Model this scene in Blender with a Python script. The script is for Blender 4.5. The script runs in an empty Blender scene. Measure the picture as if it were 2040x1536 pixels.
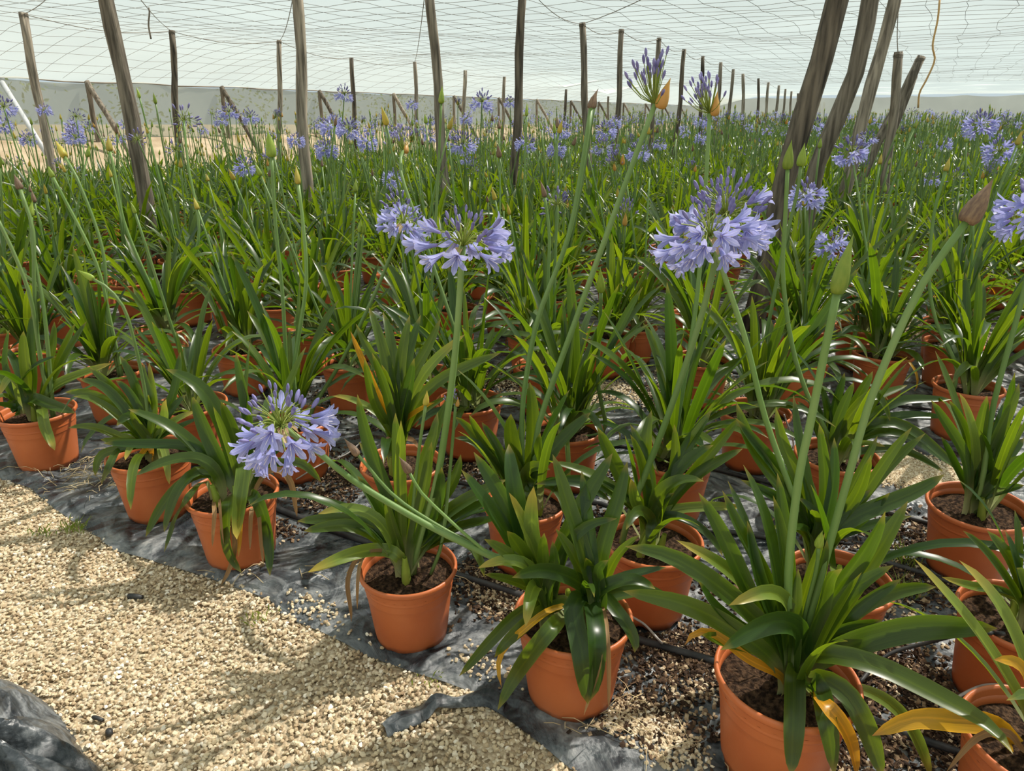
import bpy, math, random
import numpy as np
from mathutils import Vector, Matrix, Quaternion

# ------------------------------------------------------------------ camera, sky, sun, exposure
F, CH = 1400.0, 1.35
PITCH = math.atan((768 - 230) / F)
cd = bpy.data.cameras.new('camera'); cam = bpy.data.objects.new('camera', cd)
bpy.context.scene.collection.objects.link(cam)
cam.location = (0, 0, CH); cam.rotation_euler = (math.pi / 2 - PITCH, 0, 0)
cd.sensor_width = 36.0; cd.lens = 36.0 * F / 2040; cd.clip_start = 0.02; cd.clip_end = 400
bpy.context.scene.camera = cam
vs = bpy.context.scene.view_settings
vs.view_transform = 'Standard'; vs.look = 'None'; vs.gamma = 1.0; vs.use_curve_mapping = False
vs.exposure = -0.16

SUN_AZ, SUN_EL = math.radians(36), math.radians(52)      # azimuth counted from +X towards +Y
world = bpy.data.worlds.new('sky'); bpy.context.scene.world = world; world.use_nodes = True
wn = world.node_tree.nodes; wl = world.node_tree.links
wn['Background'].inputs[0].default_value = (.80, .95, 1.0, 1); wn['Background'].inputs[1].default_value = 0.78   # even, bright, hazy sky
sd = bpy.data.lights.new('sun', 'SUN'); sd.energy = 13.0; sd.angle = math.radians(1.0); sd.color = (1.0, .94, .84)
sun = bpy.data.objects.new('sun', sd); bpy.context.scene.collection.objects.link(sun)
sdir = Vector((math.cos(SUN_EL) * math.cos(SUN_AZ), math.cos(SUN_EL) * math.sin(SUN_AZ), math.sin(SUN_EL)))
sun.rotation_euler = sdir.to_track_quat('Z', 'Y').to_euler(); sun.location = sdir * 30

# ------------------------------------------------------------------ helpers
C = bpy.context.scene.collection
R = random.Random(7)
NR = np.random.RandomState(11)
cP, sP = math.cos(PITCH), math.sin(PITCH)
UX, UY = (.868, -.497), (.497, .868)             # bed axes: u along the rows' front edge, v into the field


def ray(x, y):
    a = (x - 1020) / F; b = (768 - y) / F
    return Vector((a, cP + b * sP, -sP + b * cP))


def at_z(x, y, z=0.0):
    d = ray(x, y); t = (z - CH) / d.z
    return Vector((d.x * t, d.y * t, z))


def at_y(x, y, wy):
    d = ray(x, y); t = wy / d.y
    return Vector((d.x * t, wy, CH + d.z * t))


def proj(p):
    f = p[1] * cP - (p[2] - CH) * sP; u = p[1] * sP + (p[2] - CH) * cP
    return 1020 + F * p[0] / f, 768 - F * u / f


def uv2w(u, v): return u * UX[0] + v * UY[0], u * UX[1] + v * UY[1]
def w2uv(x, y): return x * UX[0] + y * UX[1], x * UY[0] + y * UY[1]


def hn(x, y, s=0.0):                              # cheap smooth noise, arrays or floats
    return (np.sin(x * 1.7 + 2.1 * np.sin(y * 1.3 + s) + s) + np.sin(y * 2.3 + 1.7 * np.sin(x * 1.9 - s) + 2 * s)
            + .6 * np.sin(x * 4.1 - y * 3.3 + s * 3 + 1.5 * np.sin(x * 2.7 + y))) / 2.6


def new_mat(name):
    m = bpy.data.materials.new(name); m.use_nodes = True
    nt = m.node_tree; nt.nodes.clear()
    return m, nt, nt.nodes.new, nt.links.new


def ramp(n, stops):
    r = n('ShaderNodeValToRGB'); e = r.color_ramp.elements
    while len(e) < len(stops): e.new(.5)
    for el, (p, c) in zip(e, stops): el.position = p; el.color = (*c, 1)
    return r


def simple_mat(name, col, rough=.6, col2=None, scale=20, bump=0.0, bscale=60, spec=.4, trans=0.0, tcol=None, stretch=None,
               detail=4, lo=.35, hi=.65, per_obj=0.0):
    m, nt, n, l = new_mat(name)
    out = n('ShaderNodeOutputMaterial'); b = n('ShaderNodeBsdfPrincipled')
    b.inputs['Roughness'].default_value = rough; b.inputs['Specular IOR Level'].default_value = spec
    tc = n('ShaderNodeTexCoord'); src = tc.outputs['Object']
    if stretch:
        mp = n('ShaderNodeMapping'); mp.inputs['Scale'].default_value = stretch; l(src, mp.inputs[0]); src = mp.outputs[0]
    colout = None
    if col2:
        t = n('ShaderNodeTexNoise'); t.inputs['Scale'].default_value = scale; t.inputs['Detail'].default_value = detail
        l(src, t.inputs['Vector'])
        r = ramp(n, [(lo, col), (hi, col2)]); l(t.outputs[0], r.inputs[0]); colout = r.outputs[0]
    else:
        rgb = n('ShaderNodeRGB'); rgb.outputs[0].default_value = (*col, 1); colout = rgb.outputs[0]
    if per_obj:
        oi = n('ShaderNodeObjectInfo'); mr = n('ShaderNodeMapRange')
        mr.inputs[3].default_value = 1 - per_obj; mr.inputs[4].default_value = 1 + per_obj
        l(oi.outputs['Random'], mr.inputs[0])
        mx = n('ShaderNodeHueSaturation'); l(colout, mx.inputs['Color']); l(mr.outputs[0], mx.inputs['Value']); colout = mx.outputs[0]
    l(colout, b.inputs['Base Color'])
    if bump:
        t2 = n('ShaderNodeTexNoise'); t2.inputs['Scale'].default_value = bscale; t2.inputs['Detail'].default_value = 5
        l(src, t2.inputs['Vector'])
        bp = n('ShaderNodeBump'); bp.inputs['Strength'].default_value = bump; bp.inputs['Distance'].default_value = .01
        l(t2.outputs[0], bp.inputs['Height']); l(bp.outputs[0], b.inputs['Normal'])
    if trans:
        tr = n('ShaderNodeBsdfTranslucent'); mx = n('ShaderNodeMixShader'); mx.inputs[0].default_value = trans
        if tcol: tr.inputs[0].default_value = (*tcol, 1)
        else: l(colout, tr.inputs[0])
        l(b.outputs[0], mx.inputs[1]); l(tr.outputs[0], mx.inputs[2]); l(mx.outputs[0], out.inputs[0])
    else:
        l(b.outputs[0], out.inputs[0])
    return m


def leaf_mat(name, a, b_, tr_a, tr_b, tip=None, base=(.42, .45, .22), rough=.36, trans=.42, tipw=(.93, 1.0)):
    """strap leaf: UV.x runs base to tip, UV.y across; attribute lv and the object give each leaf its own tone"""
    m, nt, n, l = new_mat(name)
    out = n('ShaderNodeOutputMaterial'); p = n('ShaderNodeBsdfPrincipled')
    p.inputs['Roughness'].default_value = rough; p.inputs['Specular IOR Level'].default_value = .5
    uv = n('ShaderNodeUVMap'); sep = n('ShaderNodeSeparateXYZ'); l(uv.outputs[0], sep.inputs[0])
    oi = n('ShaderNodeObjectInfo'); at = n('ShaderNodeAttribute'); at.attribute_name = 'lv'
    add = n('ShaderNodeMath'); add.operation = 'ADD'; l(oi.outputs['Random'], add.inputs[0]); l(at.outputs['Fac'], add.inputs[1])
    fr = n('ShaderNodeMath'); fr.operation = 'FRACT'; l(add.outputs[0], fr.inputs[0])

    def tone(c1, c2):
        mx = n('ShaderNodeMixRGB'); mx.inputs[1].default_value = (*c1, 1); mx.inputs[2].default_value = (*c2, 1)
        l(fr.outputs[0], mx.inputs[0])
        # fine lengthwise veins
        mp = n('ShaderNodeMapping'); mp.inputs['Scale'].default_value = (1.5, 26, 1); l(uv.outputs[0], mp.inputs[0])
        ns = n('ShaderNodeTexNoise'); ns.inputs['Scale'].default_value = 2.0; l(mp.outputs[0], ns.inputs['Vector'])
        vr = ramp(n, [(.3, (.78, .80, .75)), (.7, (1.15, 1.12, 1.1))]); l(ns.outputs[0], vr.inputs[0])
        mu = n('ShaderNodeMixRGB'); mu.blend_type = 'MULTIPLY'; mu.inputs[0].default_value = 1; l(mx.outputs[0], mu.inputs[1]); l(vr.outputs[0], mu.inputs[2])
        sr = ramp(n, [(0, (1.35, 1.3, 1.2)), (.07, (.95, .96, .95)), (.40, (.88, .9, .88)), (.5, (1.3, 1.25, 1.1)), (.60, (.88, .9, .88)), (.93, (.95, .96, .95)), (1, (1.35, 1.3, 1.2))]); l(sep.outputs[1], sr.inputs[0])
        ms = n('ShaderNodeMixRGB'); ms.blend_type = 'MULTIPLY'; ms.inputs[0].default_value = 1; l(mu.outputs[0], ms.inputs[1]); l(sr.outputs[0], ms.inputs[2]); mu = ms
        br = ramp(n, [(.04, (1, 1, 1)), (.26, (0, 0, 0))]); l(sep.outputs[0], br.inputs[0])
        mb = n('ShaderNodeMixRGB'); l(br.outputs[0], mb.inputs[0]); l(mu.outputs[0], mb.inputs[1]); mb.inputs[2].default_value = (*base, 1)
        o = mb.outputs[0]
        if tip:
            tr_ = ramp(n, [(tipw[0], (0, 0, 0)), (tipw[1], (1, 1, 1))]); l(sep.outputs[0], tr_.inputs[0])
            mt = n('ShaderNodeMixRGB'); l(tr_.outputs[0], mt.inputs[0]); l(o, mt.inputs[1]); mt.inputs[2].default_value = (*tip, 1); o = mt.outputs[0]
        return o
    l(tone(a, b_), p.inputs['Base Color'])
    t = n('ShaderNodeBsdfTranslucent'); l(tone(tr_a, tr_b), t.inputs[0])
    mx = n('ShaderNodeMixShader'); mx.inputs[0].default_value = trans
    l(p.outputs[0], mx.inputs[1]); l(t.outputs[0], mx.inputs[2]); l(mx.outputs[0], out.inputs[0])
    return m


M = {}
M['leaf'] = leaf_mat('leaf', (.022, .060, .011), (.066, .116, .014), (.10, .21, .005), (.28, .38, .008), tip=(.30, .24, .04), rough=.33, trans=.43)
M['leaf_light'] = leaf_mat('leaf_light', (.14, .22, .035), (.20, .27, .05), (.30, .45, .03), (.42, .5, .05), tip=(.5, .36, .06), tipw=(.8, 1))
M['leaf_yellow'] = leaf_mat('leaf_yellow', (.62, .36, .02), (.55, .24, .015), (.75, .42, .02), (.7, .3, .01), tip=(.45, .2, .05), base=(.5, .42, .1))
M['leaf_dry'] = leaf_mat('leaf_dry', (.22, .12, .05), (.34, .20, .09), (.35, .2, .08), (.4, .22, .08), base=(.3, .2, .1), rough=.7, trans=.2)
M['stem'] = simple_mat('stem', (.13, .23, .055), .45, (.20, .30, .10), 9, trans=.12, per_obj=.2, stretch=(1, 1, .3))
M['bud_green'] = simple_mat('bud_green', (.20, .30, .045), .4, (.32, .40, .07), 14, trans=.3, tcol=(.5, .6, .08), stretch=(1, 1, .25), per_obj=.25)
M['bud_orange'] = simple_mat('bud_orange', (.50, .38, .09), .45, (.62, .33, .10), 14, trans=.3, tcol=(.8, .5, .12), stretch=(1, 1, .25))
M['bud_yellow'] = simple_mat('bud_yellow', (.34, .36, .06), .45, (.50, .40, .08), 14, trans=.3, tcol=(.8, .55, .1), stretch=(1, 1, .25), per_obj=.2)
M['bud_brown'] = simple_mat('bud_brown', (.13, .085, .065), .6, (.26, .18, .11), 20, trans=.2, tcol=(.6, .35, .2), stretch=(1, 1, .25), per_obj=.2)
M['petal'] = leaf_mat('petal', (.34, .36, .80), (.46, .47, .88), (.50, .50, .95), (.55, .55, .95), base=(.42, .36, .70), rough=.5, trans=.4)
M['floret_bud'] = simple_mat('floret_bud', (.17, .15, .38), .5, (.36, .33, .62), 60, trans=.2, per_obj=.2)
M['stamen'] = simple_mat('stamen', (.75, .70, .80), .6)
M['pedicel'] = simple_mat('pedicel', (.22, .30, .05), .5, (.34, .38, .09), 30, trans=.25, tcol=(.5, .6, .1))
M['spathe'] = simple_mat('spathe', (.50, .32, .18), .7, (.62, .48, .28), 30, trans=.35)
M['pot'] = simple_mat('pot', (.46, .115, .034), .42, (.52, .145, .046), 7, bump=.05, bscale=300, spec=.4, per_obj=.10)
M['soil'] = simple_mat('soil', (.020, .012, .008), .95, (.12, .07, .04), 90, bump=1.0, bscale=160, spec=.1, lo=.4, hi=.72)
M['hose'] = simple_mat('hose', (.012, .013, .015), .5, (.05, .05, .05), 25)
M['tube'] = simple_mat('tube', (.38, .36, .34), .5)
M['wood'] = simple_mat('wood', (.115, .096, .076), .85, (.36, .305, .24), 34, bump=.7, bscale=60, spec=.15, stretch=(1, 1, .07), per_obj=.3, detail=7)
M['wood_dark'] = simple_mat('wood_dark', (.040, .033, .027), .8, (.21, .172, .13), 26, bump=.7, bscale=60, spec=.2, stretch=(1, 1, .09), detail=7)
M['wire'] = simple_mat('wire', (.16, .14, .12), .6, (.26, .22, .17), 3)
M['cord'] = simple_mat('cord', (.62, .38, .16), .7)
M['metal'] = simple_mat('metal', (.55, .56, .57), .45, (.42, .43, .44), 5)
M['bank'] = simple_mat('bank', (.36, .27, .18), .95, (.50, .40, .28), 3, bump=.8, bscale=12, spec=.1)
M['straw'] = simple_mat('straw', (.50, .38, .20), .8, (.62, .50, .30), 30)
M['outside'] = simple_mat('outside', (.10, .17, .04), .7, (.22, .28, .08), 2, trans=.3)


def ground_mat():
    m, nt, n, l = new_mat('gravel_ground')
    out = n('ShaderNodeOutputMaterial'); b = n('ShaderNodeBsdfPrincipled'); b.inputs['Roughness'].default_value = .9
    b.inputs['Specular IOR Level'].default_value = .15
    tc = n('ShaderNodeTexCoord'); v = n('ShaderNodeTexVoronoi'); v.inputs['Scale'].default_value = 110; l(tc.outputs['Object'], v.inputs['Vector'])
    sp = n('ShaderNodeSeparateColor'); l(v.outputs['Color'], sp.inputs[0])
    r = ramp(n, [(0, (.18, .13, .08)), (.35, (.40, .31, .20)), (.75, (.52, .42, .29)), (1, (.60, .52, .39))]); l(sp.outputs[0], r.inputs[0])
    l(r.outputs[0], b.inputs['Base Color'])
    bp = n('ShaderNodeBump'); bp.inputs['Strength'].default_value = .9; bp.inputs['Distance'].default_value = .006; bp.invert = True
    l(v.outputs['Distance'], bp.inputs['Height']); l(bp.outputs[0], b.inputs['Normal']); l(b.outputs[0], out.inputs[0])
    return m


def attr_mat(name, stops, rough=.85, spec=.2):
    m, nt, n, l = new_mat(name)
    out = n('ShaderNodeOutputMaterial'); b = n('ShaderNodeBsdfPrincipled'); b.inputs['Roughness'].default_value = rough
    b.inputs['Specular IOR Level'].default_value = spec
    a = n('ShaderNodeAttribute'); a.attribute_name = 'lv'; r = ramp(n, stops); l(a.outputs['Fac'], r.inputs[0])
    l(r.outputs[0], b.inputs['Base Color']); l(b.outputs[0], out.inputs[0])
    return m


def plastic_mat():
    m, nt, n, l = new_mat('black_plastic')
    out = n('ShaderNodeOutputMaterial'); b = n('ShaderNodeBsdfPrincipled')
    tc = n('ShaderNodeTexCoord')
    d = n('ShaderNodeTexNoise'); d.inputs['Scale'].default_value = 4.5; d.inputs['Detail'].default_value = 10; d.inputs['Roughness'].default_value = .72
    d.inputs['Distortion'].default_value = 1.4; l(tc.outputs['Object'], d.inputs['Vector'])
    r = ramp(n, [(.36, (.014, .019, .024)), (.47, (.045, .053, .060)), (.56, (.14, .15, .155)), (.70, (.36, .35, .33))]); l(d.outputs[0], r.inputs[0])
    l(r.outputs[0], b.inputs['Base Color'])
    rr = ramp(n, [(.42, (.26,) * 3), (.65, (.55,) * 3)]); l(d.outputs[0], rr.inputs[0]); l(rr.outputs[0], b.inputs['Roughness'])
    b.inputs['Specular IOR Level'].default_value = .6
    w = n('ShaderNodeTexVoronoi'); w.inputs['Scale'].default_value = 16; w.feature = 'SMOOTH_F1'; w.inputs['Smoothness'].default_value = .35
    ds = n('ShaderNodeTexNoise'); ds.inputs['Scale'].default_value = 7; ds.inputs['Detail'].default_value = 4; l(tc.outputs['Object'], ds.inputs['Vector'])
    mxv = n('ShaderNodeMixRGB'); mxv.inputs[0].default_value = .12; l(tc.outputs['Object'], mxv.inputs[1]); l(ds.outputs['Color'], mxv.inputs[2]); l(mxv.outputs[0], w.inputs['Vector'])
    bp = n('ShaderNodeBump'); bp.inputs['Strength'].default_value = 1.0; bp.inputs['Distance'].default_value = .03
    l(w.outputs['Distance'], bp.inputs['Height'])
    b2 = n('ShaderNodeBump'); b2.inputs['Strength'].default_value = .6; b2.inputs['Distance'].default_value = .012; l(d.outputs[0], b2.inputs['Height']); l(bp.outputs[0], b2.inputs['Normal'])
    l(b2.outputs[0], b.inputs['Normal']); l(b.outputs[0], out.inputs[0])
    return m


def cloth_mat(name, col, transp, transl, refl_col=None, weave=None):
    m, nt, n, l = new_mat(name)
    out = n('ShaderNodeOutputMaterial')
    t = n('ShaderNodeBsdfTransparent'); tl = n('ShaderNodeBsdfTranslucent'); df = n('ShaderNodeBsdfDiffuse')
    tl.inputs[0].default_value = (*col, 1); df.inputs[0].default_value = (*(refl_col or col), 1)
    if weave:
        tc = n('ShaderNodeTexCoord'); ns = n('ShaderNodeTexNoise'); ns.inputs['Scale'].default_value = weave; ns.inputs['Detail'].default_value = 3
        l(tc.outputs['Object'], ns.inputs['Vector'])
        r = ramp(n, [(.35, tuple(c * .86 for c in col)), (.65, col)]); l(ns.outputs[0], r.inputs[0]); l(r.outputs[0], tl.inputs[0])
    a = n('ShaderNodeMixShader'); a.inputs[0].default_value = transl; l(df.outputs[0], a.inputs[1]); l(tl.outputs[0], a.inputs[2])
    b = n('ShaderNodeMixShader'); b.inputs[0].default_value = transp; l(a.outputs[0], b.inputs[1]); l(t.outputs[0], b.inputs[2])
    l(b.outputs[0], out.inputs[0])
    return m


M['ground'] = ground_mat()
M['pebble'] = attr_mat('pebble', [(0, (.20, .135, .08)), (.12, (.38, .28, .17)), (.5, (.56, .45, .295)), (.85, (.67, .565, .41)), (1, (.78, .71, .60))])
M['mulch'] = attr_mat('mulch', [(0, (.018, .011, .008)), (.55, (.060, .034, .020)), (.80, (.15, .09, .05)), (.93, (.36, .26, .16)), (1, (.52, .42, .28))])
M['plastic'] = plastic_mat()
M['canopy'] = cloth_mat('canopy', (.82, .91, .87), .46, .32, (.66, .74, .71), weave=.5)
M['wallnet'] = cloth_mat('wallnet', (.36, .38, .31), .24, .5, (.31, .33, .28), weave=1.5)
M['wallnet_far'] = cloth_mat('wallnet_far', (.24, .27, .25), .10, .45, (.26, .28, .27), weave=.8)


class MB:
    """collects vertices and faces (uv, lv and material index per face corner/vertex/face)"""
    def __init__(s): s.v = []; s.f = []; s.uv = []; s.lv = []; s.mi = []

    def grid(s, rows, uvs=None, lv=.0, closed=False, mi=0, cap=False):
        b = len(s.v); n = len(rows[0])
        for i, r in enumerate(rows):
            s.v += [tuple(p) for p in r]; s.lv += [lv] * n
        nr = len(rows)
        for i in range(nr - 1):
            for j in range(n if closed else n - 1):
                k = (j + 1) % n
                s.f.append((b + i * n + j, b + i * n + k, b + (i + 1) * n + k, b + (i + 1) * n + j)); s.mi.append(mi)
                if uvs: s.uv.append((uvs[i][j], uvs[i][k], uvs[i + 1][k], uvs[i + 1][j]))
                else: s.uv.append(((i / (nr - 1), j / n), (i / (nr - 1), (j + 1) / n), ((i + 1) / (nr - 1), (j + 1) / n), ((i + 1) / (nr - 1), j / n)))
        if cap:
            s.f.append(tuple(b + j for j in range(n))[::-1]); s.uv.append(((0, 0),) * n); s.mi.append(mi)
            s.f.append(tuple(b + (nr - 1) * n + j for j in range(n))); s.uv.append(((1, 0),) * n); s.mi.append(mi)

    def tube(s, pts, rad, sides=8, lv=0., mi=0, cap=True):
        pts = [Vector(p) for p in pts]; n = len(pts)
        if not hasattr(rad, '__len__'): rad = [rad] * n
        prev = None; rows = []
        for i, p in enumerate(pts):
            t = (pts[min(i + 1, n - 1)] - pts[max(i - 1, 0)])
            t = t.normalized() if t.length > 1e-9 else Vector((0, 0, 1))
            if prev is None:
                a = t.cross(Vector((0, 0, 1)) if abs(t.z) < .9 else Vector((1, 0, 0))).normalized()
            else:
                a = (prev - t * prev.dot(t)).normalized()
            prev = a; b = t.cross(a)
            rows.append([p + (a * math.cos(2 * math.pi * k / sides) + b * math.sin(2 * math.pi * k / sides)) * rad[i] for k in range(sides)])
        s.grid(rows, closed=True, lv=lv, mi=mi, cap=cap)

    def lathe(s, prof, seg=24, lv=0., mi=0, M4=None):
        rows = [[Vector((r * math.cos(2 * math.pi * k / seg), r * math.sin(2 * math.pi * k / seg), z)) for k in range(seg)] for r, z in prof]
        if M4: rows = [[M4 @ p for p in r] for r in rows]
        s.grid(rows, closed=True, lv=lv, mi=mi)

    def ribbon(s, pts, nrm, width, lv=0., mi=0, fold=.18, prof=None, across=3):
        """strap along pts; nrm = face normals; width at t=0..1 from prof"""
        n = len(pts); rows = []; uvs = []
        for i, p in enumerate(pts):
            t = i / (n - 1)
            T = (pts[min(i + 1, n - 1)] - pts[max(i - 1, 0)]).normalized()
            W = T.cross(nrm[i])
            W = W.normalized() if W.length > 1e-6 else Vector((1, 0, 0))
            N = W.cross(T).normalized(); w = width * (prof or strap)(t) * .5
            if across == 3: rows.append([p - W * w + N * w * fold * 2, p, p + W * w + N * w * fold * 2]); uvs.append([(t, 0), (t, .5), (t, 1)])
            else: rows.append([p - W * w, p + W * w]); uvs.append([(t, 0), (t, 1)])
        s.grid(rows, uvs=uvs, lv=lv, mi=mi)

    def add(s, o, mat=None, lv=None, mioff=0):
        b = len(s.v)
        s.v += [tuple(mat @ Vector(p)) for p in o.v] if mat else o.v
        s.lv += [lv] * len(o.v) if lv is not None else o.lv
        s.f += [tuple(i + b for i in f) for f in o.f]; s.uv += o.uv; s.mi += [m + mioff for m in o.mi]

    def mesh(s, name, mats, smooth=True):
        me = bpy.data.meshes.new(name); me.from_pydata(s.v, [], s.f)
        for m in (mats if isinstance(mats, (list, tuple)) else [mats]): me.materials.append(m)
        ul = me.uv_layers.new(name='UVMap')
        ul.data.foreach_set('uv', np.array([c for f in s.uv for uv in f for c in uv], dtype=np.float32))
        me.polygons.foreach_set('material_index', np.array(s.mi, dtype=np.int32))
        me.polygons.foreach_set('use_smooth', np.full(len(s.f), smooth))
        at = me.attributes.new('lv', 'FLOAT', 'POINT'); at.data.foreach_set('value', np.array(s.lv, dtype=np.float32))
        me.update()
        return me

    def build(s, name, mats, parent=None, smooth=True): return put(name, s.mesh(name, mats, smooth), parent)


def strap(t): return .88 * min(1, .46 + 1.5 * t) * (1 if t < .55 else max(.0, 1 - ((t - .55) / .45) ** 2.6) ** .62)


def put(name, data, parent=None, loc=None, rot=None, scale=None):
    o = bpy.data.objects.new(name, data); C.objects.link(o)
    if parent: o.parent = parent
    if loc is not None: o.location = loc
    if rot is not None:
        if isinstance(rot, Quaternion): o.rotation_mode = 'QUATERNION'; o.rotation_quaternion = rot
        else: o.rotation_euler = rot
    if scale is not None: o.scale = scale if hasattr(scale, '__len__') else (scale,) * 3
    return o


def tag(o, label=None, cat=None, group=None, kind=None):
    for k, v in (('label', label), ('category', cat), ('group', group), ('kind', kind)):
        if v: o[k] = v
    return o


def np_mesh(name, V, T, mats, lv=None, mi=None, smooth=False):
    me = bpy.data.meshes.new(name); nv, nf = len(V), len(T)
    me.vertices.add(nv); me.vertices.foreach_set('co', V.astype(np.float32).ravel())
    me.loops.add(nf * 3); me.loops.foreach_set('vertex_index', T.astype(np.int32).ravel())
    me.polygons.add(nf); me.polygons.foreach_set('loop_start', np.arange(0, nf * 3, 3, dtype=np.int32))
    me.polygons.foreach_set('loop_total', np.full(nf, 3, dtype=np.int32))
    for m in (mats if isinstance(mats, (list, tuple)) else [mats]): me.materials.append(m)
    if mi is not None: me.polygons.foreach_set('material_index', mi.astype(np.int32))
    me.polygons.foreach_set('use_smooth', np.full(nf, smooth))
    if lv is not None:
        at = me.attributes.new('lv', 'FLOAT', 'POINT'); at.data.foreach_set('value', lv.astype(np.float32))
    me.update(calc_edges=True); me.validate()
    return me


def catmull(pts, n):
    P_ = [Vector(p) for p in pts]; P_ = [P_[0] * 2 - P_[1]] + P_ + [P_[-1] * 2 - P_[-2]]
    L = [0]
    for i in range(1, len(P_) - 2): L.append(L[-1] + (P_[i + 1] - P_[i]).length)
    out = []
    for k in range(n):
        s = L[-1] * k / (n - 1); i = 0
        while i < len(L) - 2 and s > L[i + 1]: i += 1
        t = (s - L[i]) / max(1e-9, L[i + 1] - L[i]); a, b, c, d = P_[i], P_[i + 1], P_[i + 2], P_[i + 3]
        out.append(.5 * ((2 * b) + (c - a) * t + (2 * a - 5 * b + 4 * c - d) * t * t + (3 * b - a - 3 * c + d) * t ** 3))
    return out


# ------------------------------------------------------------------ posts (needed first: the canopy hangs on them)
ROOF = 2.68
post_specs = []      # base point, top point, base radius, top radius, material, label
def post_by_top(tx, ty, bx, by, w, mat='wood', label=None):
    top = at_z(tx, ty, ROOF - .03)
    if w2uv(top.x, top.y)[0] < -12.2:                # the roof comes down towards the left net
        d = ray(tx, ty); top = Vector((0, 0, CH)) + d * (-12.2 / w2uv(d.x, d.y)[0])
    q = at_y(bx, by, top.y); d = (top - q).normalized()
    base = top - d * (top.z / d.z); base.z = -.02
    post_specs.append((base, top, w * top.y / F * .56, w * top.y / F * .47, mat, label))
def post_by_base(bx, by, bz, tx, ty, w, mat='wood', label=None, ztop=ROOF - .03):
    q = at_z(bx, by, bz); t = at_y(tx, ty, q.y); d = (t - q).normalized()
    base = q - d * (q.z / d.z); base.z = -.02; top = q + d * ((ztop - q.z) / d.z)
    post_specs.append((base, top, w * q.y / F * .55, w * q.y / F * .45, mat, label))

def post_short(tx, ty, bx, by, w, mat, label):
    q = at_z(bx, by, .5); post_by_base(bx, by, .5, tx, ty, w, mat, label, at_y(tx, ty, q.y).z)

post_by_base(305, 455, .45, 212, 0, 27, 'wood', 'thick weathered post leaning left, planted among the left pots')
post_by_base(614, 400, .45, 592, 0, 21, 'wood', 'weathered post with a tilted foot, standing between leafy pots')
post_by_base(888, 372, .64, 856, 0, 18, 'wood', 'slim grey post rising behind the tall single green bud')
post_by_base(1024, 330, .82, 1041, 0, 16, 'wood_dark', 'dark post leaning slightly right, amid tall bud stems')
post_by_base(1512, 590, .25, 1662, 0, 41, 'wood_dark', 'thickest charred dark post leaning right behind the large blue flower head')
post_by_base(1596, 500, .3, 1728, 0, 31, 'wood', 'crooked knotty brown post leaning right beside the charred post')
post_by_base(1684, 372, .62, 1782, 0, 23, 'wood', 'straight leaning grey post beyond the crooked knotty post')
post_short(1790, 103, 1764, 395, 17, 'wood', 'upright split-topped post crossed by a slanting pole')
post_short(1836, 112, 1708, 370, 17, 'wood', 'slanting pole leaning across the split-topped post')
post_short(1822, 150, 1752, 345, 12, 'wood', 'thinner slanting pole behind the leaning crossed pole')
post_by_top(46, 25, 100, 330, 15, 'wood', 'leaning post near the white metal pipe and side netting')
row_label = 'slim wooden post in the long receding row under the netting roof'
left_label = 'wooden roof post standing in the left part of the field'
for tx, ty, bx, by, w in [(342, 60, 357, 300, 11), (556, 80, 557, 300, 9), (700, 115, 708, 290, 8), (826, 123, 833, 270, 7), (927, 140, 922, 290, 7),
                          (1005, 153, 1000, 280, 6), (1128, 178, 1122, 270, 5), (1212, 192, 1210, 268, 4)]:
    post_by_top(tx, ty, bx, by, w, R.choice(['wood', 'wood_dark']), left_label)
for tx, ty, bx, by, w in [(1160, 45, 1172, 340, 12), (1238, 58, 1225, 330, 10), (1313, 75, 1295, 310, 9), (1363, 98, 1345, 300, 8), (1400, 112, 1395, 290, 7),
                          (1436, 124, 1425, 300, 7), (1461, 138, 1447, 285, 6), (1480, 147, 1482, 290, 6), (1511, 156, 1510, 270, 5), (1531, 164, 1521, 270, 5),
                          (1552, 170, 1541, 270, 5), (1565, 177, 1556, 265, 4), (1577, 182, 1571, 262, 4), (1590, 186, 1586, 262, 4),
                          (1622, 196, 1618, 262, 4), (1634, 200, 1630, 262, 4), (1642, 203, 1640, 262, 4)]:
    post_by_top(tx, ty, bx, by, w, R.choice(['wood', 'wood_dark']), row_label)

# ------------------------------------------------------------------ setting: ground, netting roof, side nets
U0, U1, V0, V1 = -15.0, 14.0, -9.0, 58.0
WALLZ = 1.98
peaks = [(p[1].x, p[1].y, p[1].z + .04) for p in post_specs if p[1].z > 2.3 or w2uv(p[1].x, p[1].y)[0] < -11]


def roof_z(x, y):
    u, v = w2uv(x, y)
    z = ROOF + .0 + .05 * hn(u * .55, v * .5, .4)
    k = np.clip((u + 15.0) / 3.0, 0, 1); z = WALLZ + (z - WALLZ) * k ** .8
    pk = np.zeros_like(z) if hasattr(z, 'shape') else 0.0; zt = pk + ROOF
    for px_, py_, pz_ in peaks:
        e_ = np.exp(-np.sqrt((x - px_) ** 2 + (y - py_) ** 2) / 1.1); zt = np.where(e_ > pk, pz_, zt); pk = np.maximum(pk, e_)
    k2 = np.clip((u + 15.0) / 1.5, 0, 1); pk = pk * k2
    z = z * (1 - pk) + zt * pk
    return z


us = np.linspace(U0, U1, 75); vs_ = np.linspace(V0, V1, 170)
UU, VV = np.meshgrid(us, vs_, indexing='ij')
XX = UU * UX[0] + VV * UY[0]; YY = UU * UX[1] + VV * UY[1]; ZZ = roof_z(XX, YY)
mb = MB(); mb.grid([[(XX[i, j], YY[i, j], ZZ[i, j]) for j in range(len(vs_))] for i in range(len(us))])
ceiling = tag(mb.build('ceiling', M['canopy']), 'white translucent netting roof stretched over the field on wooden posts', None, None, 'structure')
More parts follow.
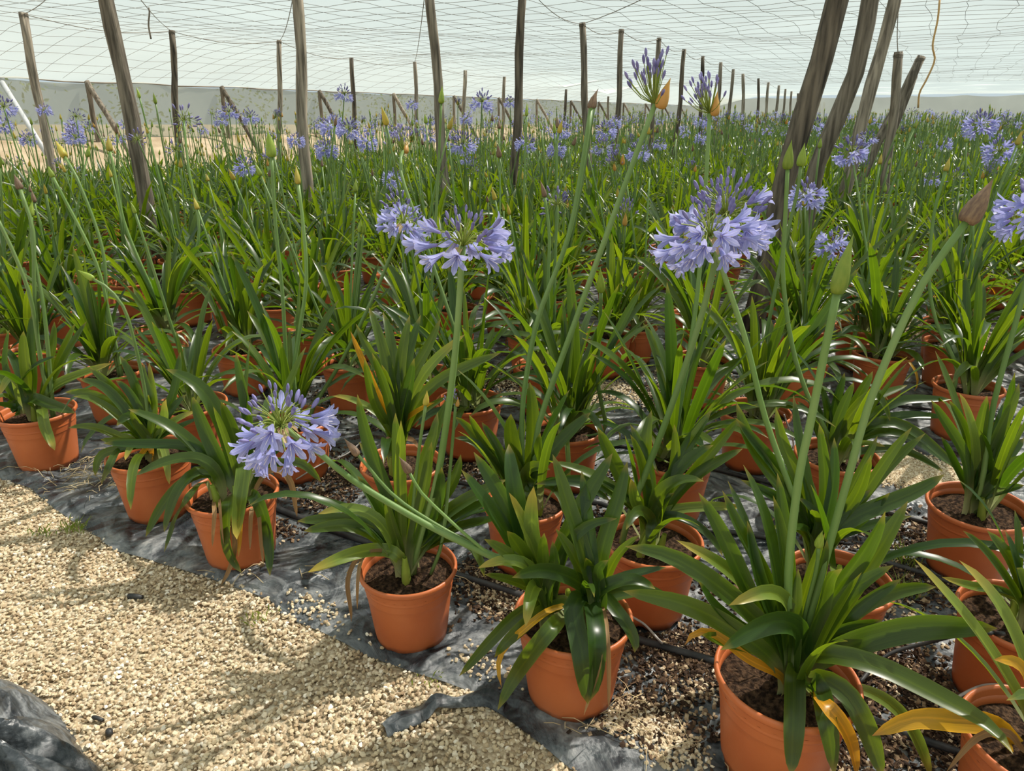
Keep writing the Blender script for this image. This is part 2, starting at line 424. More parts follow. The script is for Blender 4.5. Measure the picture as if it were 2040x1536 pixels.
# wire mesh under the cloth
mb = MB()
def wire_line(fix, along, lo, hi, step, r, jit):
    pts = []; n = int((hi - lo) / step)
    for k in range(n + 1):
        a = lo + k * step; b = fix + jit * math.sin(a * 1.9 + fix * 7) + R.uniform(-jit, jit)
        u, v = (b, a) if along == 'v' else (a, b)
        if u < U0 + .1 or u > U1: continue
        x, y = uv2w(u, v); pts.append(Vector((x, y, float(roof_z(x, y)) - .025 - R.random() * .03)))
    if len(pts) > 1: mb.tube(pts, r, 3, cap=False)
u = -14.5
while u < 9: wire_line(u, 'v', .5, 36, .6, .0028, .035); u += .47 + R.uniform(-.05, .05)
v = 1.0
while v < 36: wire_line(v, 'u', -14.8, 9, .6, .0028, .035); v += (.47 if v < 16 else .9) + R.uniform(-.05, .05)
tag(mb.build('wire_net', M['wire'], ceiling), None, None, None, 'stuff')
# stout wires from post to post
for a, b in [(0, 1), (1, 2), (2, 3), (10, 11), (11, 12), (12, 13), (13, 14), (0, 11), (1, 12), (2, 14), (3, 19), (19, 20), (20, 21), (21, 22), (22, 23), (23, 24), (24, 26), (26, 28), (28, 30), (4, 5), (5, 6), (6, 7), (3, 4), (4, 19), (14, 16), (10, 0)]:
    p, q = post_specs[a][1], post_specs[b][1]; m2 = MB()
    m2.tube([p.lerp(q, t) + Vector((0, 0, -.02 - .10 * math.sin(math.pi * t))) for t in [k / 8 for k in range(9)]], .005, 4)
    m2.build('support_wire', M['wire'], ceiling)


def side_net(name, pa, pb, z0, z1, mat, sag, label, n=90):
    m = MB(); rows = []
    for k in range(n + 1):
        t = k / n; x = pa[0] + (pb[0] - pa[0]) * t; y = pa[1] + (pb[1] - pa[1]) * t
        L = math.hypot(pb[0] - pa[0], pb[1] - pa[1]) * t
        zt = z1 - sag * abs(math.sin(L * math.pi / 3.2)); r = []
        for j in range(7):
            w = j / 6; o = .05 * hn(L * 1.3, w * 4.0, 1.0)
            nx, ny = -(pb[1] - pa[1]), pb[0] - pa[0]; nl = math.hypot(nx, ny)
            r.append((x + nx / nl * o, y + ny / nl * o, z0 + (zt - z0) * w))
        rows.append(r)
    m.grid(rows)
    return tag(m.build(name, mat), label, None, None, 'structure')


wl_ = side_net('wall_left', uv2w(U0, V0), uv2w(U0, V1), -.05, WALLZ + .03, M['wallnet'], .07, 'grey-green side netting along the far left of the field', 160)
side_net('wall_back', uv2w(U0, V1), uv2w(U1, V1), -.05, 2.6, M['wallnet_far'], .1, 'grey netting closing the far end of the field')
side_net('wall_right', uv2w(U1, V0), uv2w(U1, V1), -.05, 2.66, M['wallnet_far'], .05, 'grey side netting along the right of the field')
m2 = MB()
m2.tube([Vector((*uv2w(U0 + .02, V0 + (V1 - V0) * k / 80), WALLZ + .03 - .05 * abs(math.sin(k * 1.1)))) for k in range(81)], .014, 5)
m2.build('top_cord', M['wire'], wl_)

fl = MB()
g = [-80, -30, -14, -6, 0, 6, 14, 30, 80]
fl.grid([[(x, y + 40, 0.0) for x in g] for y in g])
tag(fl.build('floor', M['ground']), 'tan gravel ground of the growing field', None, None, 'structure')
bk = MB(); rows = []
for i in range(9):
    t = i / 8; u = -12.3 - 2.75 * t
    rows.append([(*uv2w(u, V0 + (V1 - V0) * k / 120), -.01 + .92 * (t ** 1.2) + .06 * hn(k * .6, t * 5.0, 2.0) * (t > 0)) for k in range(121)])
bk.grid(rows)
tag(bk.build('soil_bank', M['bank']), 'bare tan soil bank rising to the left side netting', 'bank', None, 'structure')

# ------------------------------------------------------------------ posts as objects
def post_mesh(base, top, r0, r1, mat, name='wooden_post', parent=None, crook=.012, sides=12):
    d = top - base; n = 9; pts = []; rad = []
    a = Vector((1, 0, 0)); b = Vector((0, 1, 0)); s = R.random() * 9
    for k in range(n):
        t = k / (n - 1); amp = crook * math.sin(math.pi * t)
        pts.append(d * t + a * amp * math.sin(s + t * 9) + b * amp * math.cos(s * 2 + t * 7))
        rad.append((r0 + (r1 - r0) * t) * (1 + .06 * math.sin(s + t * 23)))
    m = MB(); m.tube(pts, rad, sides)
    o = m.build(name, M[mat], parent); o.location = base
    return o


for i, (b0, t0, r0, r1, mat, lab) in enumerate(post_specs):
    o = post_mesh(b0, t0, max(r0, .022), max(r1, .02), mat, crook=.05 if i == 5 else .02)
    grp = None
    if lab == row_label: grp = 'posts of the long receding row'
    if lab == left_label: grp = 'roof posts in the left of the field'
    tag(o, lab, 'post', grp)
    if i < 11 or t0.y < 16:                     # wire lashing at the head
        m3 = MB(); d = (t0 - b0); dn = d.normalized(); p = d - dn * .06
        m3.tube([p + Vector((math.cos(k * .8), math.sin(k * .8), 0)) * (r1 * 1.08 + .002) + dn * (k * .0016) for k in range(26)], .003, 4)
        m3.build('wire_lashing', M['wire'], o)
v = 9.0
brace_specs = []
while v < 50:
    x, y = uv2w(U0 + .10, v); x2, y2 = uv2w(U0 + 1.15, v + .1)
    brace_specs.append((Vector((x, y, .3)), Vector((x, y, WALLZ)), Vector((x2, y2, .35)))); v += 3.2 + R.uniform(-.2, .2)
for i, (b0, t0, f0) in enumerate(brace_specs):
    e = put('net_post', None, None, b0)
    e.empty_display_size = .1
    tag(e, 'stubby side-net post with a diagonal brace at the left netting', 'post', 'braced posts of the left side netting')
    o = post_mesh(Vector((0, 0, 0)), t0 - b0, .05, .045, 'wood', 'upright', e); o = post_mesh(f0 - b0, t0 - b0, .055, .05, 'wood_dark' if i % 3 else 'wood', 'brace', e)
def at_u(x, y, u):
    d = ray(x, y); return Vector((0, 0, CH)) + d * (u / w2uv(d.x, d.y)[0])
pa = at_u(4, 164, U0 + .16); pb = at_u(82, 290, U0 + 1.3); pb = pa + (pb - pa) * ((pa.z - .30) / (pa.z - pb.z))   # foot set in the bank
m3 = MB(); m3.tube([Vector((0, 0, 0)), (pa - pb)], .045, 12); o = m3.build('metal_pipe', M['metal']); o.location = pb
tag(o, 'pale galvanised metal pipe propping the left side netting', 'pipe')
# hanging cords
p0 = at_z(1872, 0, ROOF - .03)
cpts = [p0] + [at_y(x, y, p0.y) for x, y in [(1868, 40), (1858, 90), (1862, 120), (1845, 160), (1832, 185), (1829, 215)]]
m3 = MB(); m3.tube(catmull(cpts, 24), .011, 6)
tag(m3.build('orange_cord', M['cord']), 'orange cord hanging from the netting roof beside the leaning posts', 'cord')
p0 = at_z(298, 25, ROOF - .05)
m3 = MB(); m3.tube(catmull([p0 + Vector((0, 0, .06)), p0, at_y(296, 50, p0.y), at_y(301, 78, p0.y)], 8), .012, 5)
tag(m3.build('hanging_string', M['wire']), 'short dark string dangling from the netting roof', 'string')
# shrubs outside the left net
for k in range(14):
    m3 = MB(); v = 5 + k * 3.1 + R.uniform(-.5, .5)
    for q in range(260):
        th = R.random() * 6.28; ph = R.uniform(0, 1); rr = R.uniform(.3, 1.0)
        c = Vector((rr * math.cos(th) * 1.0, rr * math.sin(th) * 1.4, .3 + ph * 1.5)); d = Vector((R.uniform(-1, 1), R.uniform(-1, 1), R.uniform(-.5, 1))).normalized()
        m3.ribbon([c, c + d * .05, c + d * .11], [Vector((d.y, -d.x, .8))] * 3, .06, prof=lambda t: [.2, 1, .05][round(t * 2)], across=2)
    o = m3.build('shrub', M['outside']); x, y = uv2w(U0 - 1.7, v); o.location = (x, y, .2)
    tag(o, 'green shrub growing outside the left side netting', 'shrub', 'shrubs outside the netting')

# ------------------------------------------------------------------ plastic sheet, gravel, mulch, hoses
edge_px = [(-260, 905), (0, 958), (60, 975), (110, 1018), (160, 1050), (230, 1100), (300, 1120), (400, 1150), (490, 1180), (540, 1200), (560, 1228), (640, 1262),
           (735, 1312), (850, 1352), (950, 1385), (1000, 1430), (1080, 1490), (1140, 1540), (1350, 1640), (1700, 1800)]
eu, ev = zip(*[w2uv(*at_z(x, y)[:2]) for x, y in edge_px])
order = np.argsort(eu); eu = np.array(eu)[order]; ev = np.array(ev)[order]
def v_edge(u): return np.interp(u, eu, ev)


def sheet_z(x, y, de):
    z = .006 + .006 * hn(x * 5, y * 6, .7) + .004 * hn(x * 14, y * 17, 2.2)
    ripple = np.exp(-((de - .07) / .06) ** 2) * (.014 + .012 * hn(x * 9, y * 7, 1.1))
    return np.maximum(z, .002) * np.clip(de / .05, 0, 1) + ripple + .003


ucol = np.concatenate([np.linspace(-11.8, -4.2, 20), np.linspace(-4, 3, 240), np.linspace(3.3, 12, 14)])
rowd = np.concatenate([np.linspace(0, .9, 42), np.linspace(.95, 4.5, 90), np.linspace(4.8, 52, 40)])
rows = []
for d in rowd:
    vv = v_edge(ucol) + d; xx = ucol * UX[0] + vv * UY[0]; yy = ucol * UX[1] + vv * UY[1]
    zz = sheet_z(xx, yy, np.full_like(xx, d)) if d < 4.6 else np.full_like(xx, .006)
    rows.append(list(zip(xx.tolist(), yy.tolist(), zz.tolist())))
mb = MB(); mb.grid(rows)
tag(mb.build('plastic_ground_sheet', M['plastic']), 'wrinkled dusty black plastic ground sheet under the rows of pots', 'ground sheet')

# ------------------------------------------------------------------ where every pot stands
KEYPOTS = [  # name, rim centre pixel, row, random leaves, scale, label
    ('P1', 72, 815, 1, 3, 1.0, 'leftmost front-row potted agapanthus with straw at its foot and three leaning stems'), ('P2', 297, 898, 1, 6, .8, 'small bushy front-row potted agapanthus with a single drooping bud stem'),
    ('P3', 462, 975, 1, 4, .95, 'front-row potted agapanthus with broad leaves hanging over the pot, under the tilted blue head'), ('A', 812, 1112, 1, 5, .9, 'front-row potted agapanthus with one tall straight stem and full blue flower head'),
    ('B', 1142, 1218, 1, 3, .8, 'front-row potted agapanthus with two leaf clumps and stems leaning far left'), ('E', 1567, 1345, 1, 4, .9, 'largest potted agapanthus with a tall pointed green bud and brown bud'), ('I', 2085, 1470, 1, 5, .9, 'potted agapanthus at the frame edge with a long arching yellow leaf'),
    ('P4', 588, 832, 2, 24, 1.0, 'second-row potted agapanthus behind the tilted blue head, with two upright buds'), ('P5', 220, 735, 2, 26, .95, None), ('P6', 380, 800, 2, 20, .85, None), ('Q9', 800, 918, 2, 3, .9, 'second-row potted agapanthus with upright backlit leaves and orange dying tips'),
    ('C', 1045, 985, 2, 5, .8, 'second-row potted agapanthus whose tall thick stem ends in a half-open orange bud'), ('D', 1300, 1068, 2, 5, .9, 'second-row potted agapanthus carrying the largest many-budded blue flower head'), ('F', 1672, 1140, 2, 8, .9, 'second-row potted agapanthus behind the largest plant, stem curving to a dense blue head'),
    ('H', 2042, 1222, 2, 8, .85, 'second-row potted agapanthus with narrow pale leaves beside the grey feeder tube'), ('P7', 62, 690, 3, 26, 1.0, None), ('P10', 480, 690, 3, 28, 1.05, None), ('P8', 322, 652, 4, 28, 1.1, None), ('P11', 620, 655, 4, 26, 1.0, None), ('P9', 130, 610, 4, 26, 1.0, None),
    ('Q5', 935, 795, 3, 26, .95, None), ('Q6', 1128, 848, 3, 30, 1.0, None), ('Q12', 1342, 905, 3, 28, 1.0, None), ('R7', 1668, 902, 3, 8, .9, 'third-row potted agapanthus with long leaves arching over bare gravel'), ('G', 1955, 1000, 3, 8, .95, 'dark tilted third-row potted agapanthus with weeds at its foot'),
    ('Q7', 1085, 725, 4, 24, 1.0, None), ('R3', 1505, 815, 4, 28, 1.0, None), ('R2', 1930, 765, 4, 28, 1.05, None), ('R1', 1760, 700, 5, 30, 1.0, None), ('Q3', 1210, 660, 5, 26, .9, None), ('R8', 1400, 712, 5, 28, 1.05, None), ('Q11', 1060, 660, 5, 24, .95, None),
    ('Q4', 1266, 640, 6, 22, .85, None), ('Q1', 907, 610, 6, 30, 1.0, None), ('Q2', 1002, 590, 6, 24, .9, None), ('Q8', 825, 605, 6, 24, .9, None), ('R4', 1595, 650, 6, 26, 1.0, None), ('R5', 1718, 648, 6, 24, .9, None), ('R6', 1900, 680, 6, 28, 1.0, None),
    ('P12', 350, 515, 8, 26, 1.0, None), ('P13', 515, 530, 7, 26, 1.0, None)]
KEYSIZE = {'A': .89, 'F': .92, 'C': .9, 'E': 1.0, 'Q4': .87, 'Q8': .84}
taken = []; POTS = []
for nm, x, y, row, nr_, lm, lab in KEYPOTS:
    p = at_z(x, y, .25); taken.append((p.x, p.y)); POTS.append((p.x, p.y, KEYSIZE.get(nm, .96)))
cand = []; side = []
bare = at_z(1790, 935)
rv = 0
while True:
    v = 1.33 + .545 * rv
    if v > 52: break
    ru = random.Random(9000 + rv); u = -12.2 + ru.uniform(0, .5)
    while u < 12:
        x, y = uv2w(u + ru.uniform(-.06, .06), v + ru.uniform(-.05, .05))
        u += .51 + ru.uniform(-.05, .06)
        if y < 2.9 or ru.random() < .03: continue
        X, Y = proj((x, y, .25)); X2, Y2 = proj((x, y, .9))
        out = min(abs(X - 1020), abs(X2 - 1020)) > 1020 + 260 * 2.0 / y + 40
        if out and (abs(X - 1020) > 2300 or y > 9): continue
        if any((x - a) ** 2 + (y - b) ** 2 < .36 ** 2 for a, b in taken): continue
        if (x - bare.x) ** 2 + (y - bare.y) ** 2 < .4 ** 2: continue
        if any((x - q[0].x) ** 2 + (y - q[0].y) ** 2 < (.16 + q[2]) ** 2 for q in post_specs): continue
        (side if out else cand).append((math.hypot(x, y), x, y, rv + 1))
    rv += 1
cand.sort()
POTS += [(x, y, .96) for d, x, y, row in cand if d < 14] + [(x, y, .96) for d, x, y, row in sorted(side)[:70]]
POTA = np.array(POTS)


def pot_r(z, s): return s * (.108 + np.clip(z / s, 0, .23) * .117)


def in_pots(V, skip=None, m=0.0):
    """how many of the points lie inside a pot body other than the plant's own"""
    c = V.mean(0); n_ = 0
    for x, y, s in POTA[np.hypot(POTA[:, 0] - c[0], POTA[:, 1] - c[1]) < .85]:
        if skip and abs(x - skip[0]) + abs(y - skip[1]) < 1e-6: continue
        n_ += int(((np.hypot(V[:, 0] - x, V[:, 1] - y) < pot_r(V[:, 2], s) + m) & (V[:, 2] < .25 * s)).sum())
    return n_


def in_posts(V, m=.006):
    c = V.mean(0); n_ = 0
    for b0, t0, r0, r1, mat, lab in post_specs:
        if abs(c[0] - b0.x) > 1.3 or abs(c[1] - b0.y) > 1.3: continue
        t = V[:, 2] / t0.z
        n_ += int((np.hypot(V[:, 0] - b0.x - (t0.x - b0.x) * t, V[:, 1] - b0.y - (t0.y - b0.y) * t) < max(r0, .022) + m).sum())
    return n_


def keep_out(P):                                  # litter lies around the pots, not inside them
    k = np.ones(len(P), bool)
    for x, y, s in POTA: k &= np.hypot(P[:, 0] - x, P[:, 1] - y) > .115 * s
    return k


def around_pots(P_, r):                           # a hose on the ground bends round the pots it meets
    for it in range(14):
        for p in P_:
            for x, y, s in POTS:
                dx, dy = p.x - x, p.y - y; d = math.hypot(dx, dy); lim = .110 * s + r + .006
                if d < lim:
                    w = dx * UY[0] + dy * UY[1]; along = dx * UX[0] + dy * UX[1]
                    nw = math.copysign(math.sqrt(max(0, lim * lim - along * along)), w) - w
                    p.x += nw * UY[0]; p.y += nw * UY[1]
        if it < 13: P_ = [P_[0]] + [P_[k] * .4 + (P_[k - 1] + P_[k + 1]) * .3 for k in range(1, len(P_) - 1)] + [P_[-1]]
    return P_


def before_pots(P_, r):                           # a tube that shows in front of a pot runs along that pot's near side
    out = []
    for p in P_:
        for x, y, s in POTS:
            R_ = float(pot_r(p.z, s)) + r + .004
            if p.z < .25 * s and math.hypot(p.x - x, p.y - y) < R_:
                R_ = .1475 * s + r + .003 if p.z > .18 else R_
                rd = p - Vector((0, 0, CH)); a = rd.x ** 2 + rd.y ** 2; b = rd.x * -x + rd.y * -y; c = x * x + y * y - R_ * R_; disc = b * b - a * c
                if disc > 0: p = Vector((0, 0, CH)) + rd * ((-b - math.sqrt(disc)) / a)
        out.append(p)
    return out


# torn strip at the sheet's edge and the heap in the corner
spx = [(764, 1446), (800, 1430), (840, 1414), (866, 1400), (900, 1395), (935, 1388), (975, 1384), (1010, 1398)]
cl = [at_z(x, y, .022) for x, y in spx]
for k, dz in enumerate([0, .006, .004, .016, .006, .004, .003, -.004]): cl[k].z += dz
mb = MB(); top = catmull(cl, 26); rows = []
for k, p in enumerate(top):
    t = k / 25; T = (top[min(k + 1, 25)] - top[max(k - 1, 0)]).normalized(); W = Vector((-T.y, T.x, 0)).normalized() * (.021 + .006 * math.sin(t * 9))
    rows.append([p - W - Vector((0, 0, .016)), p - W * .5 + Vector((0, 0, .004)), p, p + W * .4 + Vector((0, 0, .007 * math.sin(t * 17))), p + W - Vector((0, 0, .014)), p + W * .7 - Vector((0, 0, .02))])
mb.grid(rows); tag(mb.build('plastic_strip', M['plastic']), 'torn strip of black plastic lying out on the gravel', 'plastic strip')
c0 = at_z(-20, 1600); mb = MB(); rows = []
outline = [at_z(x, y) - c0 for x, y in [(-180, 1330), (-60, 1335), (0, 1352), (55, 1376), (115, 1420), (150, 1470), (175, 1510), (215, 1545), (260, 1640), (120, 1760), (-80, 1800), (-260, 1650), (-260, 1430)]]
oc = catmull(outline + [outline[0]], 65)[:-1]
for i in range(15):
    t = i / 14; r = []
    for k, p in enumerate(oc):
        w = 1 - t; h = .15 * (1 - (1 - t) ** 2.6) * (1 + .22 * math.sin(k * .62 + 3 * t) + .14 * math.sin(k * 1.37 + 7 * t))
        r.append((p.x * (w * .98 + .02), p.y * (w * .98 + .02), max(0, h) + .001))
    rows.append(r)
mb.grid(rows, closed=True); o = mb.build('plastic_heap', M['plastic']); o.location = c0
tag(o, 'crumpled heap of black plastic sheeting on the gravel', 'plastic heap')

ico_v = []; ph = (1 + 5 ** .5) / 2
for a, b in ((-1, ph), (1, ph), (-1, -ph), (1, -ph)): ico_v.append((a, b, 0))
for a, b in ((-1, ph), (1, ph), (-1, -ph), (1, -ph)): ico_v.append((0, a, b))
for a, b in ((-1, ph), (1, ph), (-1, -ph), (1, -ph)): ico_v.append((b, 0, a))
ico_v = np.array(ico_v) / math.sqrt(1 + ph * ph)
ico_f = np.array([(0, 11, 5), (0, 5, 1), (0, 1, 7), (0, 7, 10), (0, 10, 11), (1, 5, 9), (5, 11, 4), (11, 10, 2), (10, 7, 6), (7, 1, 8), (3, 9, 4), (3, 4, 2), (3, 2, 6), (3, 6, 8), (3, 8, 9), (4, 9, 5), (2, 4, 11), (6, 2, 10), (8, 6, 7), (9, 8, 1)])
box_v = np.array([(-1, -1, 0), (1, -.8, 0), (.9, 1, 0), (-.8, .9, 0), (0, 0, .8), (0, .1, -.8)]); box_f = np.array([(0, 1, 4), (1, 2, 4), (2, 3, 4), (3, 0, 4), (1, 0, 5), (2, 1, 5), (3, 2, 5), (0, 3, 5)])


def scatter(name, P, size, flat, base_v, base_f, mat, label, cat, elong=1.4, lvpow=1.0):
    n = len(P)
    S = size * NR.uniform(.65, 1.45, (n, 1)) * np.stack([NR.uniform(1, elong, n), np.ones(n), flat * NR.uniform(.7, 1.2, n)], 1)
    V = base_v[None] * NR.uniform(.72, 1.25, (n, len(base_v), 1)) * S[:, None, :]
    q = NR.normal(size=(n, 4)); q[:, 1:3] *= .35; q /= np.linalg.norm(q, axis=1, keepdims=True)
    w, x, y, z = q.T
    Rm = np.stack([np.stack([1 - 2 * (y * y + z * z), 2 * (x * y - z * w), 2 * (x * z + y * w)], 1), np.stack([2 * (x * y + z * w), 1 - 2 * (x * x + z * z), 2 * (y * z - x * w)], 1),
                   np.stack([2 * (x * z - y * w), 2 * (y * z + x * w), 1 - 2 * (x * x + y * y)], 1)], 1)
    V = np.einsum('nij,nkj->nki', Rm, V) + P[:, None, :]
    T = (base_f[None] + (np.arange(n) * len(base_v))[:, None, None]).reshape(-1, 3)
    lv = np.repeat(NR.uniform(0, 1, n) ** lvpow, len(base_v))
    o = put(name, np_mesh(name, V.reshape(-1, 3), T, mat, lv))
    return tag(o, label, cat, None, 'stuff')


def in_view(x, y, m=60):
    f = y * cP + CH * sP; u = y * sP - CH * cP
    X = 1020 + F * x / f; Y = 768 - F * u / f
    return (X > -m) & (X < 2040 + m) & (Y < 1536 + m) & (f > .1)


n = 150000
uu = NR.uniform(-4.6, 1.2, n); vv = NR.uniform(-.6, 2.2, n); xx = uu * UX[0] + vv * UY[0]; yy = uu * UX[1] + vv * UY[1]
k = in_view(xx, yy) & (vv < v_edge(uu) + .012); xx, yy, uu, vv = xx[k], yy[k], uu[k], vv[k]
if len(xx) > 62000: xx, yy = xx[:62000], yy[:62000]
zz = .001 + .004 * NR.uniform(0, 1, len(xx)) + .006 * np.maximum(0, hn(xx * 4, yy * 4, 5.0))
scatter('gravel', np.stack([xx, yy, zz], 1), .0048, .75, ico_v, ico_f, M['pebble'], 'cream and tan gravel covering the path in front of the pots', 'gravel')

# mulch and stray stones on the sheet (patches seen between the pots)
patch_px = [(690, 945, .22), (640, 1000, .12), (960, 1160, .14), (1010, 1215, .12), (1310, 1290, .2), (1400, 1330, .16), (1290, 1420, .16), (1780, 1150, .22), (1750, 1330, .2), (1850, 1400, .2),
            (1700, 1490, .2), (1900, 1500, .16), (560, 1060, .08), (1180, 960, .15), (920, 940, .16), (1440, 1180, .1), (1080, 1060, .12), (450, 1165, .08), (860, 1250, .06), (1000, 760, .25), (1380, 800, .3),
            (1850, 1080, .2), (1260, 1060, .2), (740, 800, .3), (1640, 1330, .1), (1180, 1420, .05)]
pts = []
for x, y, r in patch_px:
    c = at_z(x, y); m = int(9500 * r * r * 3.14)
    rr = r * np.sqrt(NR.uniform(0, 1, m)) * (1 + .35 * NR.normal(size=m)); th = NR.uniform(0, 6.283, m)
    a, b = rr * np.cos(th), rr * np.sin(th)
    pts.append(np.stack([c.x + a * UX[0] + b * UY[0] * .7, c.y + a * UX[1] + b * UY[1] * .7], 1))
P2 = np.concatenate(pts); u_, v_ = P2[:, 0] * UX[0] + P2[:, 1] * UX[1], P2[:, 0] * UY[0] + P2[:, 1] * UY[1]
P2 = P2[(v_ > v_edge(u_) + .05) & keep_out(P2)]; u_, v_ = P2[:, 0] * UX[0] + P2[:, 1] * UX[1], P2[:, 0] * UY[0] + P2[:, 1] * UY[1]
Z2 = sheet_z(P2[:, 0], P2[:, 1], v_ - v_edge(u_)) + .003
scatter('bark_mulch', np.stack([P2[:, 0], P2[:, 1], Z2], 1), .0042, .6, box_v, box_f, M['mulch'], 'dark bark mulch and crumbs spilled between the pots', 'mulch', 2.0)
pts = []
for x, y, r, m in [(1790, 935, .26, 9000), (1290, 1450, .10, 500), (1330, 1500, .10, 300), (1200, 1440, .06, 150), (1420, 1400, .12, 120), (960, 1340, .10, 70), (690, 1290, .1, 60), (1180, 780, .3, 2500), (1060, 770, .25, 1500),
                   (1840, 660, .5, 3500), (1000, 1200, .12, 300), (480, 1120, .1, 150), (1760, 1230, .2, 300), (620, 1230, .12, 150), (1700, 640, .5, 2500), (1420, 770, .3, 1500)]:
    c = at_z(x, y); rr = r * np.sqrt(NR.uniform(0, 1, m)) * (1 + .25 * NR.normal(size=m)); th = NR.uniform(0, 6.283, m)
    a, b = rr * np.cos(th), rr * np.sin(th); pts.append(np.stack([c.x + a * UX[0] + b * UY[0] * .6, c.y + a * UX[1] + b * UY[1] * .6], 1))
P3 = np.concatenate(pts); u_, v_ = P3[:, 0] * UX[0] + P3[:, 1] * UX[1], P3[:, 0] * UY[0] + P3[:, 1] * UY[1]; k = (v_ > v_edge(u_) + .02) & keep_out(P3); P3 = P3[k]
u_, v_ = u_[k], v_[k]
scatter('stray_gravel', np.stack([P3[:, 0], P3[:, 1], sheet_z(P3[:, 0], P3[:, 1], v_ - v_edge(u_)) + .002], 1), .0046, .75, ico_v, ico_f, M['pebble'], 'tan gravel scattered in patches on the black sheet', 'gravel')

# straw litter by the leftmost pot, dead bits on the gravel
mb = MB()
for k in range(170):
    if k < 120: x, y = R.gauss(190, 45), R.gauss(945, 20)
    else: x, y = R.choice([(480, 1125), (620, 1140), (900, 1130), (1150, 1440), (1250, 1400), (1330, 1510), (1480, 1500)]); x += R.gauss(0, 30); y += R.gauss(0, 14)
    p = at_z(x, y, .012 + R.random() * .03); a = R.random() * 6.28; L = R.uniform(.02, .09); d = Vector((math.cos(a), math.sin(a), R.uniform(-.1, .25)))
    q3 = [p, p + d * L * .5 + Vector((0, 0, .006)), p + d * L + Vector((R.uniform(-.01, .01), R.uniform(-.01, .01), -.004))]
    if in_pots(np.array([tuple(q) for q in q3]), m=.003):
        sh = Vector((0, -.01, 0)); c_ = 0
        while in_pots(np.array([tuple(q) for q in q3]), m=.003) and c_ < 30: q3 = [q + sh for q in q3]; c_ += 1
    mb.tube(q3, .0011, 3)
tag(mb.build('straw_litter', M['straw']), 'dry straw litter strewn around the leftmost pots', 'straw', None, 'stuff')
for (x, y, L, r, a, lab) in [(270, 1189, .045, .008, .15, 'short black hose offcut lying on the gravel by the sheet'), (195, 1432, .03, .005, .3, 'small black plastic scrap on gravel near the heap'),
                             (218, 1460, .014, .008, .9, 'dark pebble-sized plastic lump on gravel near the heap')]:
    p = at_z(x, y, .009); m3 = MB(); d = Vector((math.cos(a), -math.sin(a), 0))
    m3.tube([d * (-L / 2), d * (-L / 4) + Vector((0, 0, .001)), Vector((0, 0, .002)), d * (L / 2)], [r, r * 1.05, r * .95, r * .9], 8)
    o = m3.build('plastic_scrap', M['hose']); o.location = p; tag(o, lab, 'scrap')
# weed tufts
for k, (x, y, n_, L) in enumerate([(150, 1060, 36, .05), (85, 1066, 20, .035), (515, 1235, 22, .03), (865, 1352, 14, .025), (1860, 1130, 46, .09), (1800, 1190, 36, .08)]):
    m3 = MB()
    for q in range(n_):
        c = Vector((R.gauss(0, .022), R.gauss(0, .016), 0)); d = Vector((R.uniform(-.6, .6), R.uniform(-.6, .6), 1)).normalized(); l_ = L * R.uniform(.5, 1.2)
        m3.ribbon([c, c + d * l_ * .6, c + d * l_ + Vector((d.x, d.y, -.3)) * l_ * .3], [Vector((d.x, d.y, .2)) + Vector((.2, -.9, .3))] * 3, .004, lv=R.random() * .4, across=2)
    o = m3.build('weed_tuft', M['leaf_light']); o.location = at_z(x, y, .004)
    for gx, gy, gs in POTS:                       # rooted at the pot's foot, not under it
        dx, dy = o.location.x - gx, o.location.y - gy; d = math.hypot(dx, dy)
        if d < .175: o.location.x = gx + dx / d * .175; o.location.y = gy + dy / d * .175
    tag(o, ['wispy grass tuft at the sheet edge below the small left pot', 'faint grass tuft on the gravel at the left', 'small weed at the step in the plastic edge', 'tiny weed at the sheet edge near the torn strip',
            'dark weed growing against the dark tilted pot', 'low creeping weed on the sheet beside the dark tilted pot'][k], 'weed')


def hose(pxs, r, label, name='drip_hose', mat='hose', z=.016, zs=None, cat='hose'):
    P_ = [at_z(x, y, z if zs is None else zs[i]) for i, (x, y) in enumerate(pxs)]
    P_ = catmull(P_, 10 * len(P_)); P_ = around_pots(P_, r) if zs is None else before_pots(P_, r)
    m3 = MB(); m3.tube(P_, r, 8); o = m3.build(name, M[mat]); tag(o, label, cat); return o


hose([(520, 1000), (640, 1048), (745, 1085), (900, 1142), (1040, 1186), (1250, 1268), (1440, 1322), (1640, 1390), (1780, 1455), (2000, 1530), (2250, 1615)], .011, 'black drip hose running between the front two rows of pots')
hose([(330, 830), (560, 905), (760, 935), (960, 970), (1200, 1000), (1470, 1060), (1640, 1090), (1850, 1140), (2100, 1200)], .009, 'black drip hose running behind the second row of pots')
hose([(900, 800), (1180, 880), (1260, 890), (1480, 950), (1640, 985), (1860, 1045), (2060, 1090)], .008, 'black drip hose behind the third row of pots')
hose([(1040, 690), (1300, 715), (1560, 760), (1810, 805), (2040, 850)], .008, 'black drip hose deep between the right rows of pots')
hose([(1680, 1400), (1760, 1310), (1850, 1280), (1930, 1262), (2000, 1262)], .005, 'thin black branch tube looping towards the pot with yellowish leaves', 'branch_tube', z=.05, zs=[.012, .06, .11, .20, .262], cat='tube')
hose([(1320, 1283), (1310, 1272), (1285, 1245), (1258, 1228)], .0032, 'thin grey feeder tube joining hose to the middle front pot', 'feeder_tube', 'tube', zs=[.02, .06, .07, .10], cat='tube')
hose([(1860, 1425), (1890, 1400), (1950, 1368), (2000, 1365), (2060, 1378)], .0035, 'pale grey feeder tube arching beside the yellow leaf', 'feeder_tube', 'tube', zs=[.01, .05, .08, .08, .06], cat='tube')
